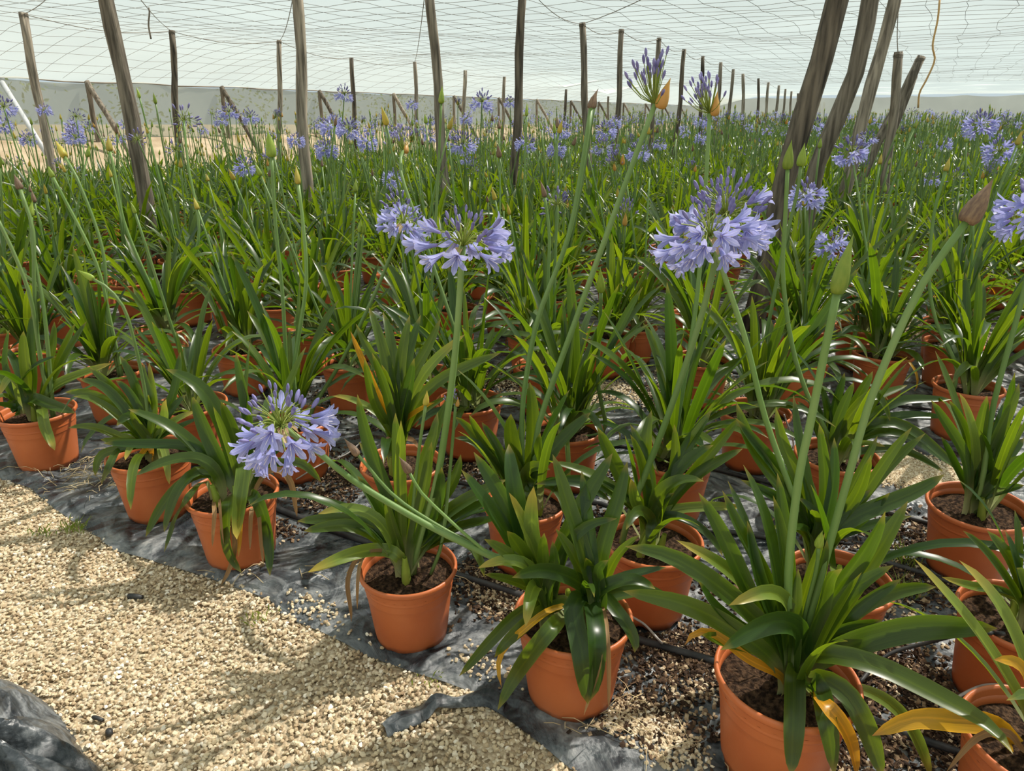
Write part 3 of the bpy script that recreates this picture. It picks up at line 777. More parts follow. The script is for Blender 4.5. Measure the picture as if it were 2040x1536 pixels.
hose([(590, 955), (640, 925), (690, 905), (720, 880)], .003, 'thin grey feeder tube behind the tilted blue flower head', 'feeder_tube', 'tube', zs=[.02, .05, .07, .1], cat='tube')
hose([(1490, 900), (1540, 912), (1580, 890), (1562, 826)], .003, 'thin pale feeder tube curling beside a third-row pot', 'feeder_tube', 'tube', zs=[.02, .05, .1, .265], cat='tube')

# ------------------------------------------------------------------ plant parts
def pot_mesh(seg):
    prof = [(.0, .006), (.100, .006), (.108, .0), (.1125, .03), (.126, .150), (.1305, .190), (.1335, .193), (.1340, .199), (.1320, .203), (.1350, .226), (.1440, .229), (.1475, .234),
            (.1475, .243), (.1440, .248), (.1395, .247), (.1370, .240), (.1330, .20), (.130, .17)]
    m = MB(); rows = []
    for i, (r, z) in enumerate(prof):
        row = []
        for k in range(seg):
            a = 2 * math.pi * k / seg; zz = z
            if i in (1, 2) and seg > 30 and (k % 8) in (0, 1): zz = z + .011
            row.append((r * math.cos(a), r * math.sin(a), zz))
        rows.append(row)
    m.grid(rows, closed=True); return m


def soil_mesh(seg, s):
    m = MB(); rows = []
    for i, r in enumerate([.001, .03, .06, .09, .115, .134]):
        rows.append([(r * math.cos(2 * math.pi * k / seg), r * math.sin(2 * math.pi * k / seg), .206 + .007 * math.sin(k * 2.1 + i * 1.7 + s) * (i < 5) + .010 * (1 - r / .134)) for k in range(seg)])
    m.grid(rows, closed=True); return m


POT = pot_mesh(48).mesh('pot', M['pot']); POT_M = pot_mesh(22).mesh('pot', M['pot'])
SOIL = [soil_mesh(28, s).mesh('soil', M['soil']) for s in range(3)]


def leaf_curve(L, e0, bend, n, sway=0.0, pw=1.5):
    p = Vector((0, 0, 0)); pts = [p.copy()]; nr = []
    for k in range(n):
        t = (k + .5) / n; e = math.radians(e0 - bend * t ** pw); a = sway * t
        d = Vector((math.cos(e) * math.cos(a), math.cos(e) * math.sin(a), math.sin(e))); p = p + d * (L / n); pts.append(p.copy())
        nr.append(Vector((-math.sin(e), 0, math.cos(e))))
    return pts, [nr[0]] + nr


def rand_leaf(rng, n, kind=None):
    k = kind or rng.choice('uuuaaal')
    L = rng.uniform(.36, .60)
    if k == 'u': e0, bend = rng.uniform(66, 88), rng.uniform(8, 45)
    elif k == 'a': e0, bend = rng.uniform(50, 80), rng.uniform(60, 125); L *= 1.02
    else: e0, bend = rng.uniform(30, 55), rng.uniform(40, 100); L *= .85
    pts, nr = leaf_curve(L, e0, bend, n, rng.uniform(-.35, .35), rng.choice([1.3, 1.6, 2.2]))
    tw = rng.uniform(-.7, .7)
    nr2 = []
    for i, v_ in enumerate(nr):
        T = (pts[min(i + 1, n)] - pts[max(i - 1, 0)]).normalized(); nr2.append(Quaternion(T, tw * i / n) @ v_)
    return pts, nr2, rng.uniform(.027, .042)


LEAF = []
for i in range(34):
    rng = random.Random(100 + i); pts, nr, w = rand_leaf(rng, 10, 'uuaual'[i % 6]); m = MB(); m.ribbon(pts, nr, w)
    LEAF.append(m.mesh('leaf', M['leaf']))
def verts(me):
    v_ = np.empty(len(me.vertices) * 3, np.float32); me.vertices.foreach_get('co', v_); return v_.reshape(-1, 3)


def turned(V, a, s, loc):
    c, sn = math.cos(a) * s, math.sin(a) * s
    return np.stack([V[:, 0] * c - V[:, 1] * sn + loc[0], V[:, 0] * sn + V[:, 1] * c + loc[1], V[:, 2] * s + loc[2]], 1)


LEAF_Y = []
for i, mt in enumerate(['leaf_light', 'leaf_light', 'leaf_yellow', 'leaf_dry', 'leaf_dry']):
    rng = random.Random(300 + i); pts, nr = leaf_curve(rng.uniform(.3, .4), 45, 130 + 10 * i, 10, .2, 1.0); m = MB(); m.ribbon(pts, nr, .026 if i < 3 else .014, fold=.3)
    LEAF_Y.append(m.mesh('leaf', M[mt]))
SHOOT = []
for i in range(4):                                # pale leek-like shafts the leaves come from
    m = MB(); m.lathe([(.012, -.02), (.013, .01), (.010, .04), (.006, .07)], 8); SHOOT.append(m.mesh('shoot', M['bud_green']))


def foliage_mb(rng, nl, seg, across, spread=.05, wmul=1.0):
    m = MB()
    for k in range(nl):
        pts, nr, w = rand_leaf(rng, seg); a = 6.283 * (k * .381 + rng.uniform(-.06, .06)); ro = rng.uniform(.0, spread); ao = rng.random() * 6.28
        Mt = Matrix.Translation((ro * math.cos(ao), ro * math.sin(ao), .205)) @ Matrix.Rotation(a, 4, 'Z') @ Matrix.Scale(rng.uniform(.75, 1.12), 4)
        q = MB(); q.ribbon(pts, nr, w * wmul, lv=rng.random(), across=across); m.add(q, Mt)
    return m


FOL = [foliage_mb(random.Random(40 + i), 36, 6, 3).mesh('foliage', M['leaf']) for i in range(9)]

# --- flower pieces, all with their base at the origin and +Z outwards
def floret_mb(op=1.0, seg=6, across=3):
    m = MB(); prof = [(.0022, 0, .0042), (.0036, .010, .0055), (.0066, .020, .0086), (.0125, .030, .0112), (.0200, .0365, .0104), (.0265, .0385, .0024)]
    if seg < 5: prof = [prof[0], prof[2], prof[4], prof[5]][:seg + 1]
    for k in range(6):
        a = k * math.pi / 3 + (.06 if k % 2 else 0); j = .002 * (k % 2); pts = []; nr = []
        for r, z, w in prof:
            rr = .003 + (r - .003) * op; pts.append(Vector((rr * math.cos(a), rr * math.sin(a), z * (1.12 - .12 * op) + j))); nr.append(Vector((-math.cos(a), -math.sin(a), .35)))
        ws = [p[2] for p in prof]; n_ = len(ws) - 1
        m.ribbon(pts, nr, 1.0, lv=.15 * k % 1, prof=lambda t: ws[round(t * n_)] * (.75 + .25 * op), across=across, fold=.12)
    if across == 3:
        for k in range(5):
            a = k * 1.2566 + .4; r = .006 * op + .002
            m.tube([(0, 0, .008), (r * .6 * math.cos(a), r * .6 * math.sin(a), .024), (r * math.cos(a) * 1.3, r * math.sin(a) * 1.3, .041)], .0007, 3, mi=1)
    return m


def fbud_mb(seg=8, s=1.0):
    m = MB(); m.lathe([(.0012 * s, 0), (.0034 * s, .005 * s), (.0050 * s, .013 * s), (.0052 * s, .020 * s), (.0036 * s, .0265 * s), (.0006 * s, .0305 * s)], seg); return m


FLORET = [floret_mb(o).mesh('floret', [M['petal'], M['stamen']]) for o in (1.0, .85, .62)]
FBUD = [fbud_mb(8).mesh('floret_bud', M['floret_bud'])]


def bud_mb(seg=14, fat=.19, bend=.10):
    m = MB(); pr = [(.07, 0), (.75, .03), (.97, .12), (1, .24), (.88, .42), (.62, .60), (.36, .75), (.16, .88), (.02, 1.0)]
    rows = [[(r * fat * math.cos(6.2832 * k / seg) + bend * z * z, r * fat * math.sin(6.2832 * k / seg) * .8, z) for k in range(seg)] for r, z in pr]
    m.grid(rows, closed=True)
    return m


BUD = {c: [bud_mb(14, f, b).mesh('closed_bud', M['bud_' + c]) for f, b in ((.19, .1), (.22, -.06), (.17, .2))] for c in ('green', 'yellow', 'brown')}
HM = [M['petal'], M['floret_bud'], M['pedicel'], M['spathe'], M['bud_orange']]


def frame_z(d):
    return Vector(d).normalized().to_track_quat('Z', 'Y').to_matrix().to_4x4()


def joined_umbel(rng, nop, nbd, low=False, green=False):
    m = MB(); fl_ = floret_mb(.95, 3, 2); fb = fbud_mb(4 if low else 5)
    for k in range(nop + nbd):
        z = 1 - 1.5 * ((k + .5) / (nop + nbd)); z += rng.uniform(-.1, .1); z = max(-.6, min(1, z)); a = k * 2.39996 + rng.uniform(-.3, .3); s = math.sqrt(1 - z * z)
        d = Vector((s * math.cos(a), s * math.sin(a), z)); L = rng.uniform(.035, .062); p = d * L + Vector((0, 0, .01)) - Vector((0, 0, .012)) * (1 - z)
        isop = k >= nbd and not green
        if not low: m.tube([Vector((0, 0, 0)), d * L * .5 + Vector((0, 0, .014)), p], .0013, 3, mi=2, cap=False)
        else: m.tube([Vector((0, 0, 0)), p], .0022, 3, mi=2, cap=False)
        if green and rng.random() < .6: continue
        T4 = Matrix.Translation(p) @ frame_z(d + Vector((0, 0, -.25 if isop else .35)))
        m.add(fl_ if isop else fb, T4, lv=rng.random(), mioff=0 if isop else 1)
    return m


HEAD_U = [joined_umbel(random.Random(60 + i), *((20, 10) if i % 2 else (14, 20))).mesh('flower_head', HM) for i in range(5)]
HEAD_G = [joined_umbel(random.Random(80 + i), 0, 34, green=True).mesh('flower_head', HM) for i in range(2)]


def opening_mb(rng):
    m = MB(); m.add(bud_mb(12, .22, .08), Matrix.Translation((.012, -.006, -.004)) @ Matrix.Scale(.068, 4), mioff=4); fb = fbud_mb(6, .66)
    for k in range(38):
        a = rng.gauss(math.pi, .75); e = rng.uniform(.1, 1.45); d = Vector((math.cos(e) * math.cos(a), math.cos(e) * math.sin(a) * .8, math.sin(e))); L = rng.uniform(.045, .095)
        p = d * L + Vector((0, 0, .012)); m.tube([Vector((0, 0, .004)), d * L * .55 + Vector((0, 0, .002)), p], .0012, 3, mi=2, cap=False)
        m.add(fb, Matrix.Translation(p) @ frame_z(d + Vector((0, 0, .7))), mioff=1)
    return m


HEAD_O = [opening_mb(random.Random(90 + i)).mesh('opening_head', HM) for i in range(3)]

# ------------------------------------------------------------------ building one plant
ORD = {1: 'front', 2: 'second', 3: 'third', 4: 'fourth', 5: 'fifth'}
NUM = {0: 'no', 1: 'one', 2: 'two', 3: 'three', 4: 'four', 5: 'five', 6: 'six'}


def face_normals(pts, rng, tw=.5):
    out = []; a = rng.uniform(-tw, tw)
    for i, p in enumerate(pts):
        T = (pts[min(i + 1, len(pts) - 1)] - pts[max(i - 1, 0)]).normalized()
        c = Vector((0, -1, .25)); n0 = Vector((0, 0, 1)) * .55 + c * .6; out.append(Quaternion(T, a * (.3 + .7 * i / len(pts))) @ n0)
    return out


def off_pot(P_, o3, hang):
    out = []
    for k, p in enumerate(P_):
        q = p + o3; dx, dy = p.x, p.y; r = math.hypot(dx, dy)
        if k > 1 and r < .160 and p.z < .262 and (r > .07 or hang):
            rd = (q - Vector((0, 0, CH))); a = rd.x ** 2 + rd.y ** 2          # slide along the line of sight to the pot's near side
            b = rd.x * (0 - o3.x) + rd.y * (0 - o3.y); c = o3.x ** 2 + o3.y ** 2 - .162 ** 2; disc = b * b - a * c
            if hang and disc > 0 and p.z < .245: q = Vector((0, 0, CH)) + rd * ((-b - math.sqrt(disc)) / a); p = q - o3
            elif r > .10 and p.z < .235: p = Vector((dx * .162 / r, dy * .162 / r, p.z))
            else: p = Vector((p.x, p.y, .266))
        out.append(p)
    return out


def px_curve(pts, y0, y1, n, base=None):
    m = len(pts); P_ = [at_y(x, y, y0 + (y1 - y0) * (k / (m - 1)) ** 1.2) for k, (x, y) in enumerate(pts)]
    if base is not None and (P_[0] - base).length > .02: P_ = [base] + P_
    return catmull(P_, n)


def stem_obj(e, pts, r0=.0075, r1=.0055, sides=8):
    m = MB(); n = len(pts); m.tube(pts, [r0 + (r1 - r0) * k / (n - 1) for k in range(n)], sides)
    return m.build('flower_stem', M['stem'], e)


def head_simple(st, mesh, tip, d, scale, rng, name=None, spin=None):
    zax = Vector(d).normalized(); xax = (Vector((1, 0, 0)) - zax * zax.x).normalized(); yax = zax.cross(xax)
    q = Matrix((xax, yax, zax)).transposed().to_quaternion() @ Quaternion((0, 0, 1), rng.random() * 6.28 if spin is None else spin)
    return put(name or mesh.name.split('.')[0], mesh, st, tip, q, scale)


def umbel_parts(st, tip, ax, rng, nop, nbd, scale=1.0, lean=Vector((0, 0, 0)), dry=True, zmin=-.35):
    """a big head with every floret its own object"""
    ax = Vector(ax).normalized(); ped = MB(); n = nop + nbd; F4 = frame_z(ax).to_3x3()
    for k in range(n):
        z = 1 - (1 - zmin) * ((k + .5) / n) ** .95 + rng.uniform(-.08, .08); z = max(-.7, min(.99, z)); a = k * 2.39996 + rng.uniform(-.25, .25); s = math.sqrt(1 - z * z)
        isop = k >= nbd or (rng.random() < .10 and k > n * .25); small = k < nbd * .45
        L = rng.uniform(.046, .068) * scale * (rng.uniform(.75, 1.1) if small else 1)
        d = F4 @ Vector((s * math.cos(a), s * math.sin(a), z)); d = (d + lean * (.35 if isop else .1)).normalized()
        sagv = Vector((0, 0, -.010 * scale if isop else .004)); p = tip + d * L + sagv + ax * .006
        ped.tube([tip, tip + d * L * .5 + ax * .012 * scale, p], .0012 * scale, 4, lv=rng.random(), cap=False)
        dd = d + Vector((0, 0, -.22 if isop else .5)) + ax * (.0 if isop else .3)
        q = dd.normalized().to_track_quat('Z', 'Y') @ Quaternion((0, 0, 1), rng.random() * 6.28)
        if isop: put('floret', rng.choice(FLORET), st, p - dd.normalized() * .002, q, scale * rng.uniform(1.0, 1.22))
        else: put('floret_bud', FBUD[0], st, p - dd.normalized() * .001, q, scale * rng.uniform(.5, .68) if small else scale * rng.uniform(.68, .92))
    ped.build('flower_stalks', M['pedicel'], st)
    if dry:
        for sgn in (-1, 1):
            m = MB(); o = F4 @ Vector((sgn, .3, -.35)); side = F4 @ Vector((0, 1, .2))
            m.ribbon([tip - ax * .004, tip + o * .012 * scale - ax * .004, tip + o * .024 * scale - ax * .012, tip + o * .032 * scale - ax * .026], [ax + side * .4] * 4, .020 * scale, prof=lambda t: [.5, 1, .8, .15][round(t * 3)], fold=.3)
            m.build('dry_bract', M['spathe'], st)


def make_plant(x, y, seed, leaves=(), nrand=24, stems=(), rstems=None, label=None, detail=2, tilt=0.0, lmul=1.0, row=None, taz=0.0, dry=None, psc=.96):
    """detail 2: every leaf an object; 1: joined foliage"""
    rng = random.Random(seed)
    e = put('potted_agapanthus', None, None, (x, y, .008)); e.empty_display_size = .1
    if tilt: e.rotation_euler = (tilt * math.sin(taz), tilt * math.cos(taz), 0)
    put('pot', POT if detail == 2 else POT_M, e, rot=(0, 0, rng.random() * 6.28), scale=psc); put('soil', rng.choice(SOIL), e, rot=(0, 0, rng.random() * 6.28), scale=psc)
    o3 = Vector((x, y, .008)); nb = nu = no = 0
    if detail == 2:
        for lf in leaves:
            pts, dy, w = lf[0], lf[1], lf[2]; mt = lf[3] if len(lf) > 3 else 'leaf'
            y0 = y + rng.uniform(-.03, .03); c = px_curve(pts, y0, y + dy, 14, None); P_ = [p - o3 for p in c]
            b = Vector((max(-.07, min(.07, P_[0].x)), max(-.06, min(.06, P_[0].y)), .2))
            if (P_[0] - b).length > .03: P_ = [p - o3 for p in px_curve(pts, y0, y + dy, 14, b + o3)]
            P_ = off_pot(P_, o3, dy <= -.09)
            for _ in range(2): P_ = [P_[0]] + [P_[q] * .5 + (P_[q - 1] + P_[q + 1]) * .25 for q in range(1, len(P_) - 1)] + [P_[-1]]
            P_ = catmull(P_, 16)
            m = MB(); m.ribbon(P_, face_normals(P_, rng), w, fold=.24); m.build('leaf', M[mt], e)
        nc = rng.choice([2, 3, 4]); crowns = [(rng.uniform(-.045, .045), rng.uniform(-.045, .045)) for _ in range(nc)]
        if nrand:
            for cx, cy in crowns: put('shoot', rng.choice(SHOOT), e, (cx, cy, .205), (rng.uniform(-.2, .2), rng.uniform(-.2, .2), 0))
        for k in range(nrand):
            a = 6.283 * (k * .381966) + rng.uniform(-.4, .4); cx, cy = rng.choice(crowns)
            s = rng.uniform(.78, 1.1) * lmul; mesh = rng.choice(LEAF)
            for try_ in range(8):                 # a leaf leans past its neighbours' pots and the posts
                W_ = turned(verts(mesh), a, s, (x + cx, y + cy, .213))
                if not in_pots(W_, (x, y)) and not in_posts(W_): break
                a += rng.uniform(-.6, .6); mesh = rng.choice(LEAF)
            put('leaf', mesh, e, (cx + .012 * math.cos(a), cy + .012 * math.sin(a), .205), (0, 0, a), (s, s, s))
        for k in range(rng.choice([0, 0, 1, 1, 2]) if dry is None else dry):
            a = rng.random() * 6.283; mesh = rng.choice(LEAF_Y); s = rng.uniform(.7, 1.0)
            for try_ in range(8):
                W_ = turned(verts(mesh), a, s, (x, y, .216))
                if not in_pots(W_, (x, y)) and not in_posts(W_): break
                a = rng.random() * 6.283
            put('leaf', mesh, e, (.02 * math.cos(a), .02 * math.sin(a), .208), (0, 0, a), s)
    else:
        s = lmul * rng.uniform(.9, 1.12); best = None
        for try_ in range(24):
            mesh = rng.choice(FOL); a = rng.random() * 6.28; W_ = turned(verts(mesh), a, s, (x, y, .213 - .205 * s)); h = in_pots(W_, (x, y)) + 3 * in_posts(W_)
            if best is None or h < best[0]: best = (h, mesh, a)
            if h == 0: break
        f = put('foliage', best[1], e, rot=(0, 0, best[2]), scale=(s,) * 3); f['kind'] = 'stuff'
        f.location.z = .205 - .205 * f.scale[2]
    for s in stems:
        pts, dy, head = s[0], s[1], s[2]; sc = s[3] if len(s) > 3 else 1.0
        c = px_curve(pts, y, y + dy, 18, Vector((x + max(-.06, min(.06, at_y(*pts[0], y).x - x)), y, .2))); P_ = [p - o3 for p in c]
        st = stem_obj(e, P_, .0085 * (s[4] if len(s) > 4 else 1), .0062 * (s[4] if len(s) > 4 else 1)); tip = P_[-1]; d = P_[-1] - P_[-3]
        if head[0] == 'umbel': umbel_parts(st, tip, d + Vector((0, 0, d.length * head[3] if len(head) > 3 else 0)), rng, head[1], head[2], sc, Vector((head[4], 0, 0)) if len(head) > 4 else Vector((0, 0, 0)), zmin=head[5] if len(head) > 5 else -.35); nu += 1
        elif head[0] == 'open': head_simple(st, HEAD_O[head[1] % 3], tip - d.normalized() * .004, d + Vector((0, 0, d.length * .5)), sc, rng, spin=head[2]); no += 1
        elif head[0] == 'green_head': head_simple(st, rng.choice(HEAD_G), tip - d.normalized() * .003, d, sc, rng); no += 1
        elif head[0] == 'blue': head_simple(st, rng.choice(HEAD_U), tip - d.normalized() * .003, d, sc, rng); nu += 1
        else: head_simple(st, rng.choice(BUD[head[0]]), tip - d.normalized() * .003, d, sc, rng); nb += 1
    if rstems is None: rstems = rng.choice([0, 1, 1, 2, 2, 3, 3]) if detail == 2 else rng.choice([0, 1, 2, 2, 3, 3, 4])
    for k in range(rstems):
        a = rng.random() * 6.283; lean = rng.uniform(.02, .30); L = rng.uniform(.6, 1.18); cu = rng.uniform(-.12, .12)
        b = Vector((rng.uniform(-.05, .05), rng.uniform(-.05, .05), .2)); P_ = []
        for q in range(7):
            t = q / 6; P_.append(b + Vector((math.cos(a) * lean * t + cu * t * t * math.sin(a), math.sin(a) * lean * t - cu * t * t * math.cos(a), 0)) * L + Vector((0, 0, L * t * (1 - .06 * t))))
        st = stem_obj(e, P_, .0065, .0048, 6 if detail == 2 else 5); d = P_[-1] - P_[-2]; h = rng.random(); tip = P_[-1] - d.normalized() * .003
        if h < .80: head_simple(st, rng.choice(BUD[rng.choice(['green', 'green', 'green', 'green', 'yellow', 'yellow', 'brown'])]), tip, d, rng.uniform(.045, .075), rng); nb += 1
        elif h < .86: head_simple(st, rng.choice(HEAD_U), tip, d, rng.uniform(.85, 1.15), rng); nu += 1
        elif h < .94: head_simple(st, rng.choice(HEAD_O), tip, d, rng.uniform(.8, 1.1), rng); no += 1
        else: head_simple(st, rng.choice(HEAD_G), tip, d, rng.uniform(.8, 1.05), rng); no += 1
    if not label:
        where = ('in the %s row' % ORD[row]) if row in ORD else 'deep in the rows'
        bits = []
        if nu: bits.append('%s blue flower head%s' % (NUM[nu], 's' if nu > 1 else ''))
        if no: bits.append('%s half-open' % NUM[no])
        if nb: bits.append('%s closed bud%s' % (NUM[nb], 's' if nb > 1 else ''))
        label = 'potted agapanthus ' + where + ', ' + (', '.join(bits) if bits else 'leaves only')
    tag(e, label, 'potted plant', 'potted agapanthus standing in rows')
    return e


def Z(ox, oy, s, *ls):                           # leaf paths noted in an enlarged view of the photograph -> full-frame pixels
    out = []
    for l_ in ls: out.append((tuple((ox + x / s, oy + y / s) for x, y in l_[0]),) + tuple(l_[1:]))
    return out


KEY = {}
KEY['E'] = Z(1240, 900, 2.415,
    (((770, 1080), (640, 760), (470, 380), (365, 195)), .05, .040), (((790, 1050), (700, 640), (560, 380), (480, 185)), .08, .036), (((800, 1040), (740, 600), (680, 300), (580, 60)), .1, .036),
    (((810, 1000), (790, 500), (745, 100)), .1, .034), (((800, 1040), (790, 600), (725, 210)), .05, .036), (((880, 1000), (900, 780), (985, 420)), .0, .034),
    (((850, 1020), (1000, 700), (1150, 500), (1265, 285)), .0, .046), (((870, 1020), (1100, 680), (1280, 400), (1375, 235)), .05, .040), (((870, 1030), (1000, 800), (1120, 650), (1305, 545)), -.03, .036),
    (((900, 1040), (1100, 780), (1340, 610)), .04, .032), (((880, 1050), (1120, 760), (1350, 660), (1510, 650)), .04, .036), (((880, 1060), (1000, 960), (1400, 840), (1805, 850)), -.06, .058),
    (((820, 1030), (900, 965), (1180, 1010), (1500, 1170), (1780, 1320), (1880, 1455)), -.24, .046), (((900, 1060), (1000, 890), (1250, 810)), 0, .034), (((820, 1030), (640, 800), (400, 600), (200, 480), (10, 455)), .02, .044),
    (((780, 1060), (560, 870), (300, 730), (0, 670)), -.02, .044), (((800, 1000), (560, 850), (420, 730), (365, 620)), -.04, .034), (((790, 1060), (650, 950), (480, 910), (380, 880)), -.06, .036),
    (((830, 950), (790, 720), (680, 670), (510, 740)), -.1, .036, 'leaf_light'), (((860, 990), (845, 840), (740, 810), (600, 860), (470, 955)), -.14, .048), (((830, 1050), (825, 1090), (820, 1350), (810, 1560)), -.19, .046),
    (((880, 1100), (930, 1150), (985, 1300), (1020, 1560)), -.18, .044), (((890, 1085), (1020, 1110), (1150, 1280), (1250, 1560)), -.15, .046), (((980, 1120), (1100, 1130), (1280, 1200), (1400, 1350), (1485, 1560)), -.05, .032, 'leaf_light'),
    (((880, 1150), (1000, 1240), (1090, 1380), (1130, 1560)), -.12, .034, 'leaf_yellow'), (((790, 1090), (600, 1000), (430, 860), (310, 870), (300, 930)), -.05, .022, 'leaf_yellow'),
    (((800, 1000), (640, 700), (440, 520), (258, 425)), .05, .034, 'leaf_light'), (((820, 1020), (830, 760), (845, 560)), .02, .03), (((800, 1040), (720, 800), (640, 560), (600, 330)), .06, .034),
    (((860, 1020), (940, 800), (1000, 560), (1060, 560)), -.04, .044))
KEY['B'] = Z(550, 900, 2.415,
    (((1530, 700), (1480, 500), (1400, 250), (1330, 10)), .08, .044), (((1530, 680), (1510, 400), (1470, 90)), .08, .034), (((1540, 680), (1570, 450), (1640, 250), (1690, 45)), .08, .042),
    (((1330, 600), (1430, 330), (1540, 140), (1620, 5)), .1, .044), (((1530, 720), (1450, 620), (1280, 565), (1135, 605)), -.1, .042), (((1330, 690), (1380, 480), (1500, 345), (1640, 322)), .02, .03),
    (((1520, 700), (1600, 640), (1720, 610), (1825, 660)), -.03, .036), (((1560, 700), (1700, 665), (1800, 680), (1940, 750)), -.02, .042), (((1550, 690), (1650, 610), (1880, 555)), .0, .026),
    (((1560, 690), (1630, 760), (1685, 950)), -.08, .036), (((1500, 690), (1420, 730), (1470, 950), (1500, 1215)), -.17, .05), (((1480, 640), (1530, 830), (1535, 1090), (1510, 1200)), -.17, .05),
    (((1430, 700), (1280, 740), (1080, 860), (880, 1080)), -.08, .032), (((1420, 720), (1250, 800), (1100, 920), (1050, 990)), -.12, .034), (((1400, 770), (1290, 890), (1150, 1080), (1065, 1245)), -.16, .042),
    (((1420, 730), (1270, 800), (1130, 910), (1060, 1000), (1085, 1135)), -.1, .018, 'leaf_yellow'), (((1270, 690), (1200, 560), (1080, 350), (890, 85)), .05, .044), (((1280, 680), (1220, 500), (1080, 200), (950, 0)), .09, .046),
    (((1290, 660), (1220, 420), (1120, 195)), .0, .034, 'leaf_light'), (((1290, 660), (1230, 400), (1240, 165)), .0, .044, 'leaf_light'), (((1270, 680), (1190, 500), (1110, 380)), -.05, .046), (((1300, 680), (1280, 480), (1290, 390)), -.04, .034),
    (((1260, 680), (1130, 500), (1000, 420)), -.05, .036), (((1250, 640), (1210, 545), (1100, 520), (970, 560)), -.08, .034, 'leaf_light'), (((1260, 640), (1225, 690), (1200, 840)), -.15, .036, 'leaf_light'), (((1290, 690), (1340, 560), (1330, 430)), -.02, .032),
    (((1290, 720), (1180, 640), (1000, 590)), -.05, .03), (((1530, 660), (1500, 560), (1490, 510)), -.03, .034), (((1560, 690), (1540, 560), (1600, 520)), -.03, .034), (((1500, 660), (1430, 500), (1345, 370)), .0, .032),
    (((1560, 690), (1640, 500), (1750, 400)), .0, .026), (((1240, 680), (1130, 100), (1120, -40)), .12, .05), (((1540, 720), (1545, 800), (1560, 1000), (1480, 1270)), -.17, .014, 'leaf_dry'), (((1560, 720), (1590, 850), (1600, 1050), (1600, 1240)), -.15, .012, 'leaf_dry'))
KEY['A'] = [(((805, 1110), (780, 1000), (740, 900), (712, 785)), .06, .042), (((808, 1105), (800, 960), (788, 822)), .06, .042), (((812, 1105), (830, 980), (868, 860), (872, 820)), .08, .042), (((815, 1105), (860, 1020), (905, 960), (918, 905)), .08, .038),
    (((820, 1100), (880, 1030), (950, 985), (1010, 955)), .06, .042), (((820, 1100), (890, 1045), (960, 1005), (1010, 992)), .02, .038), (((790, 1100), (755, 1035), (695, 1012), (633, 1024)), .0, .034, 'leaf_light'), (((790, 1100), (740, 1040), (690, 1015), (614, 990)), .04, .034),
    (((790, 1100), (735, 1050), (680, 1035), (592, 1038)), .0, .038), (((790, 1105), (745, 1065), (690, 1045), (605, 1058)), -.04, .038), (((800, 1110), (750, 1095), (690, 1108), (613, 1140)), -.13, .040, 'leaf_light'), (((800, 1100), (750, 1000), (712, 948)), .02, .03),
    (((800, 1105), (770, 980), (715, 880)), .08, .036), (((815, 1105), (845, 980), (860, 880)), .02, .036), (((820, 1105), (870, 1010), (880, 930)), -.03, .036), (((830, 1105), (890, 1060), (960, 1040), (1000, 1030)), .0, .034),
    (((830, 1105), (900, 1070), (950, 1100), (965, 1150)), -.05, .03), (((800, 1105), (780, 1040), (770, 990)), -.05, .03), (((790, 1110), (730, 1100), (706, 1150), (700, 1240)), -.08, .014, 'leaf_dry'), (((792, 1110), (735, 1095), (716, 1130), (712, 1215)), -.1, .012, 'leaf_dry')]
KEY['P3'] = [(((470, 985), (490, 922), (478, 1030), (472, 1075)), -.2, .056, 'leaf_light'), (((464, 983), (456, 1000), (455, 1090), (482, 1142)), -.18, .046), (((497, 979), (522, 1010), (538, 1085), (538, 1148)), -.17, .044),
    (((435, 962), (395, 937), (356, 983), (327, 1061)), -.12, .046), (((430, 941), (373, 954), (323, 1008), (290, 1070)), -.1, .036), (((439, 950), (397, 912), (331, 921), (269, 948)), -.05, .044), (((414, 962), (364, 1008), (340, 1066), (327, 1101)), -.1, .03),
    (((480, 980), (450, 860), (400, 770), (330, 735)), .05, .052), (((475, 980), (430, 900), (385, 790)), .06, .055), (((470, 960), (400, 900), (340, 850), (255, 815)), .02, .044), (((510, 975), (545, 930), (580, 955), (592, 1030)), -.05, .022, 'leaf_dry'),
    (((490, 980), (500, 860), (470, 700)), .08, .044), (((495, 975), (530, 880), (570, 790), (610, 690)), .1, .044), (((470, 985), (400, 895), (300, 885), (205, 883)), .0, .036), (((500, 975), (550, 900), (600, 880), (640, 900)), .02, .036),
    (((485, 980), (470, 880), (440, 800)), -.02, .044), (((500, 980), (530, 930), (600, 920), (640, 960)), .0, .034), (((425, 995), (428, 1020), (425, 1060), (423, 1090)), -.14, .014, 'leaf_dry'), (((438, 990), (440, 1020), (446, 1085)), -.14, .012, 'leaf_dry'),
    (((505, 1000), (500, 1030), (498, 1095)), -.15, .014, 'leaf_dry'), (((515, 1000), (520, 1070), (525, 1125)), -.14, .014, 'leaf_dry'), (((480, 1000), (478, 1060), (475, 1110)), -.17, .018, 'leaf_yellow'), (((470, 1090), (455, 1140), (440, 1166)), -.2, .018, 'leaf_dry')]
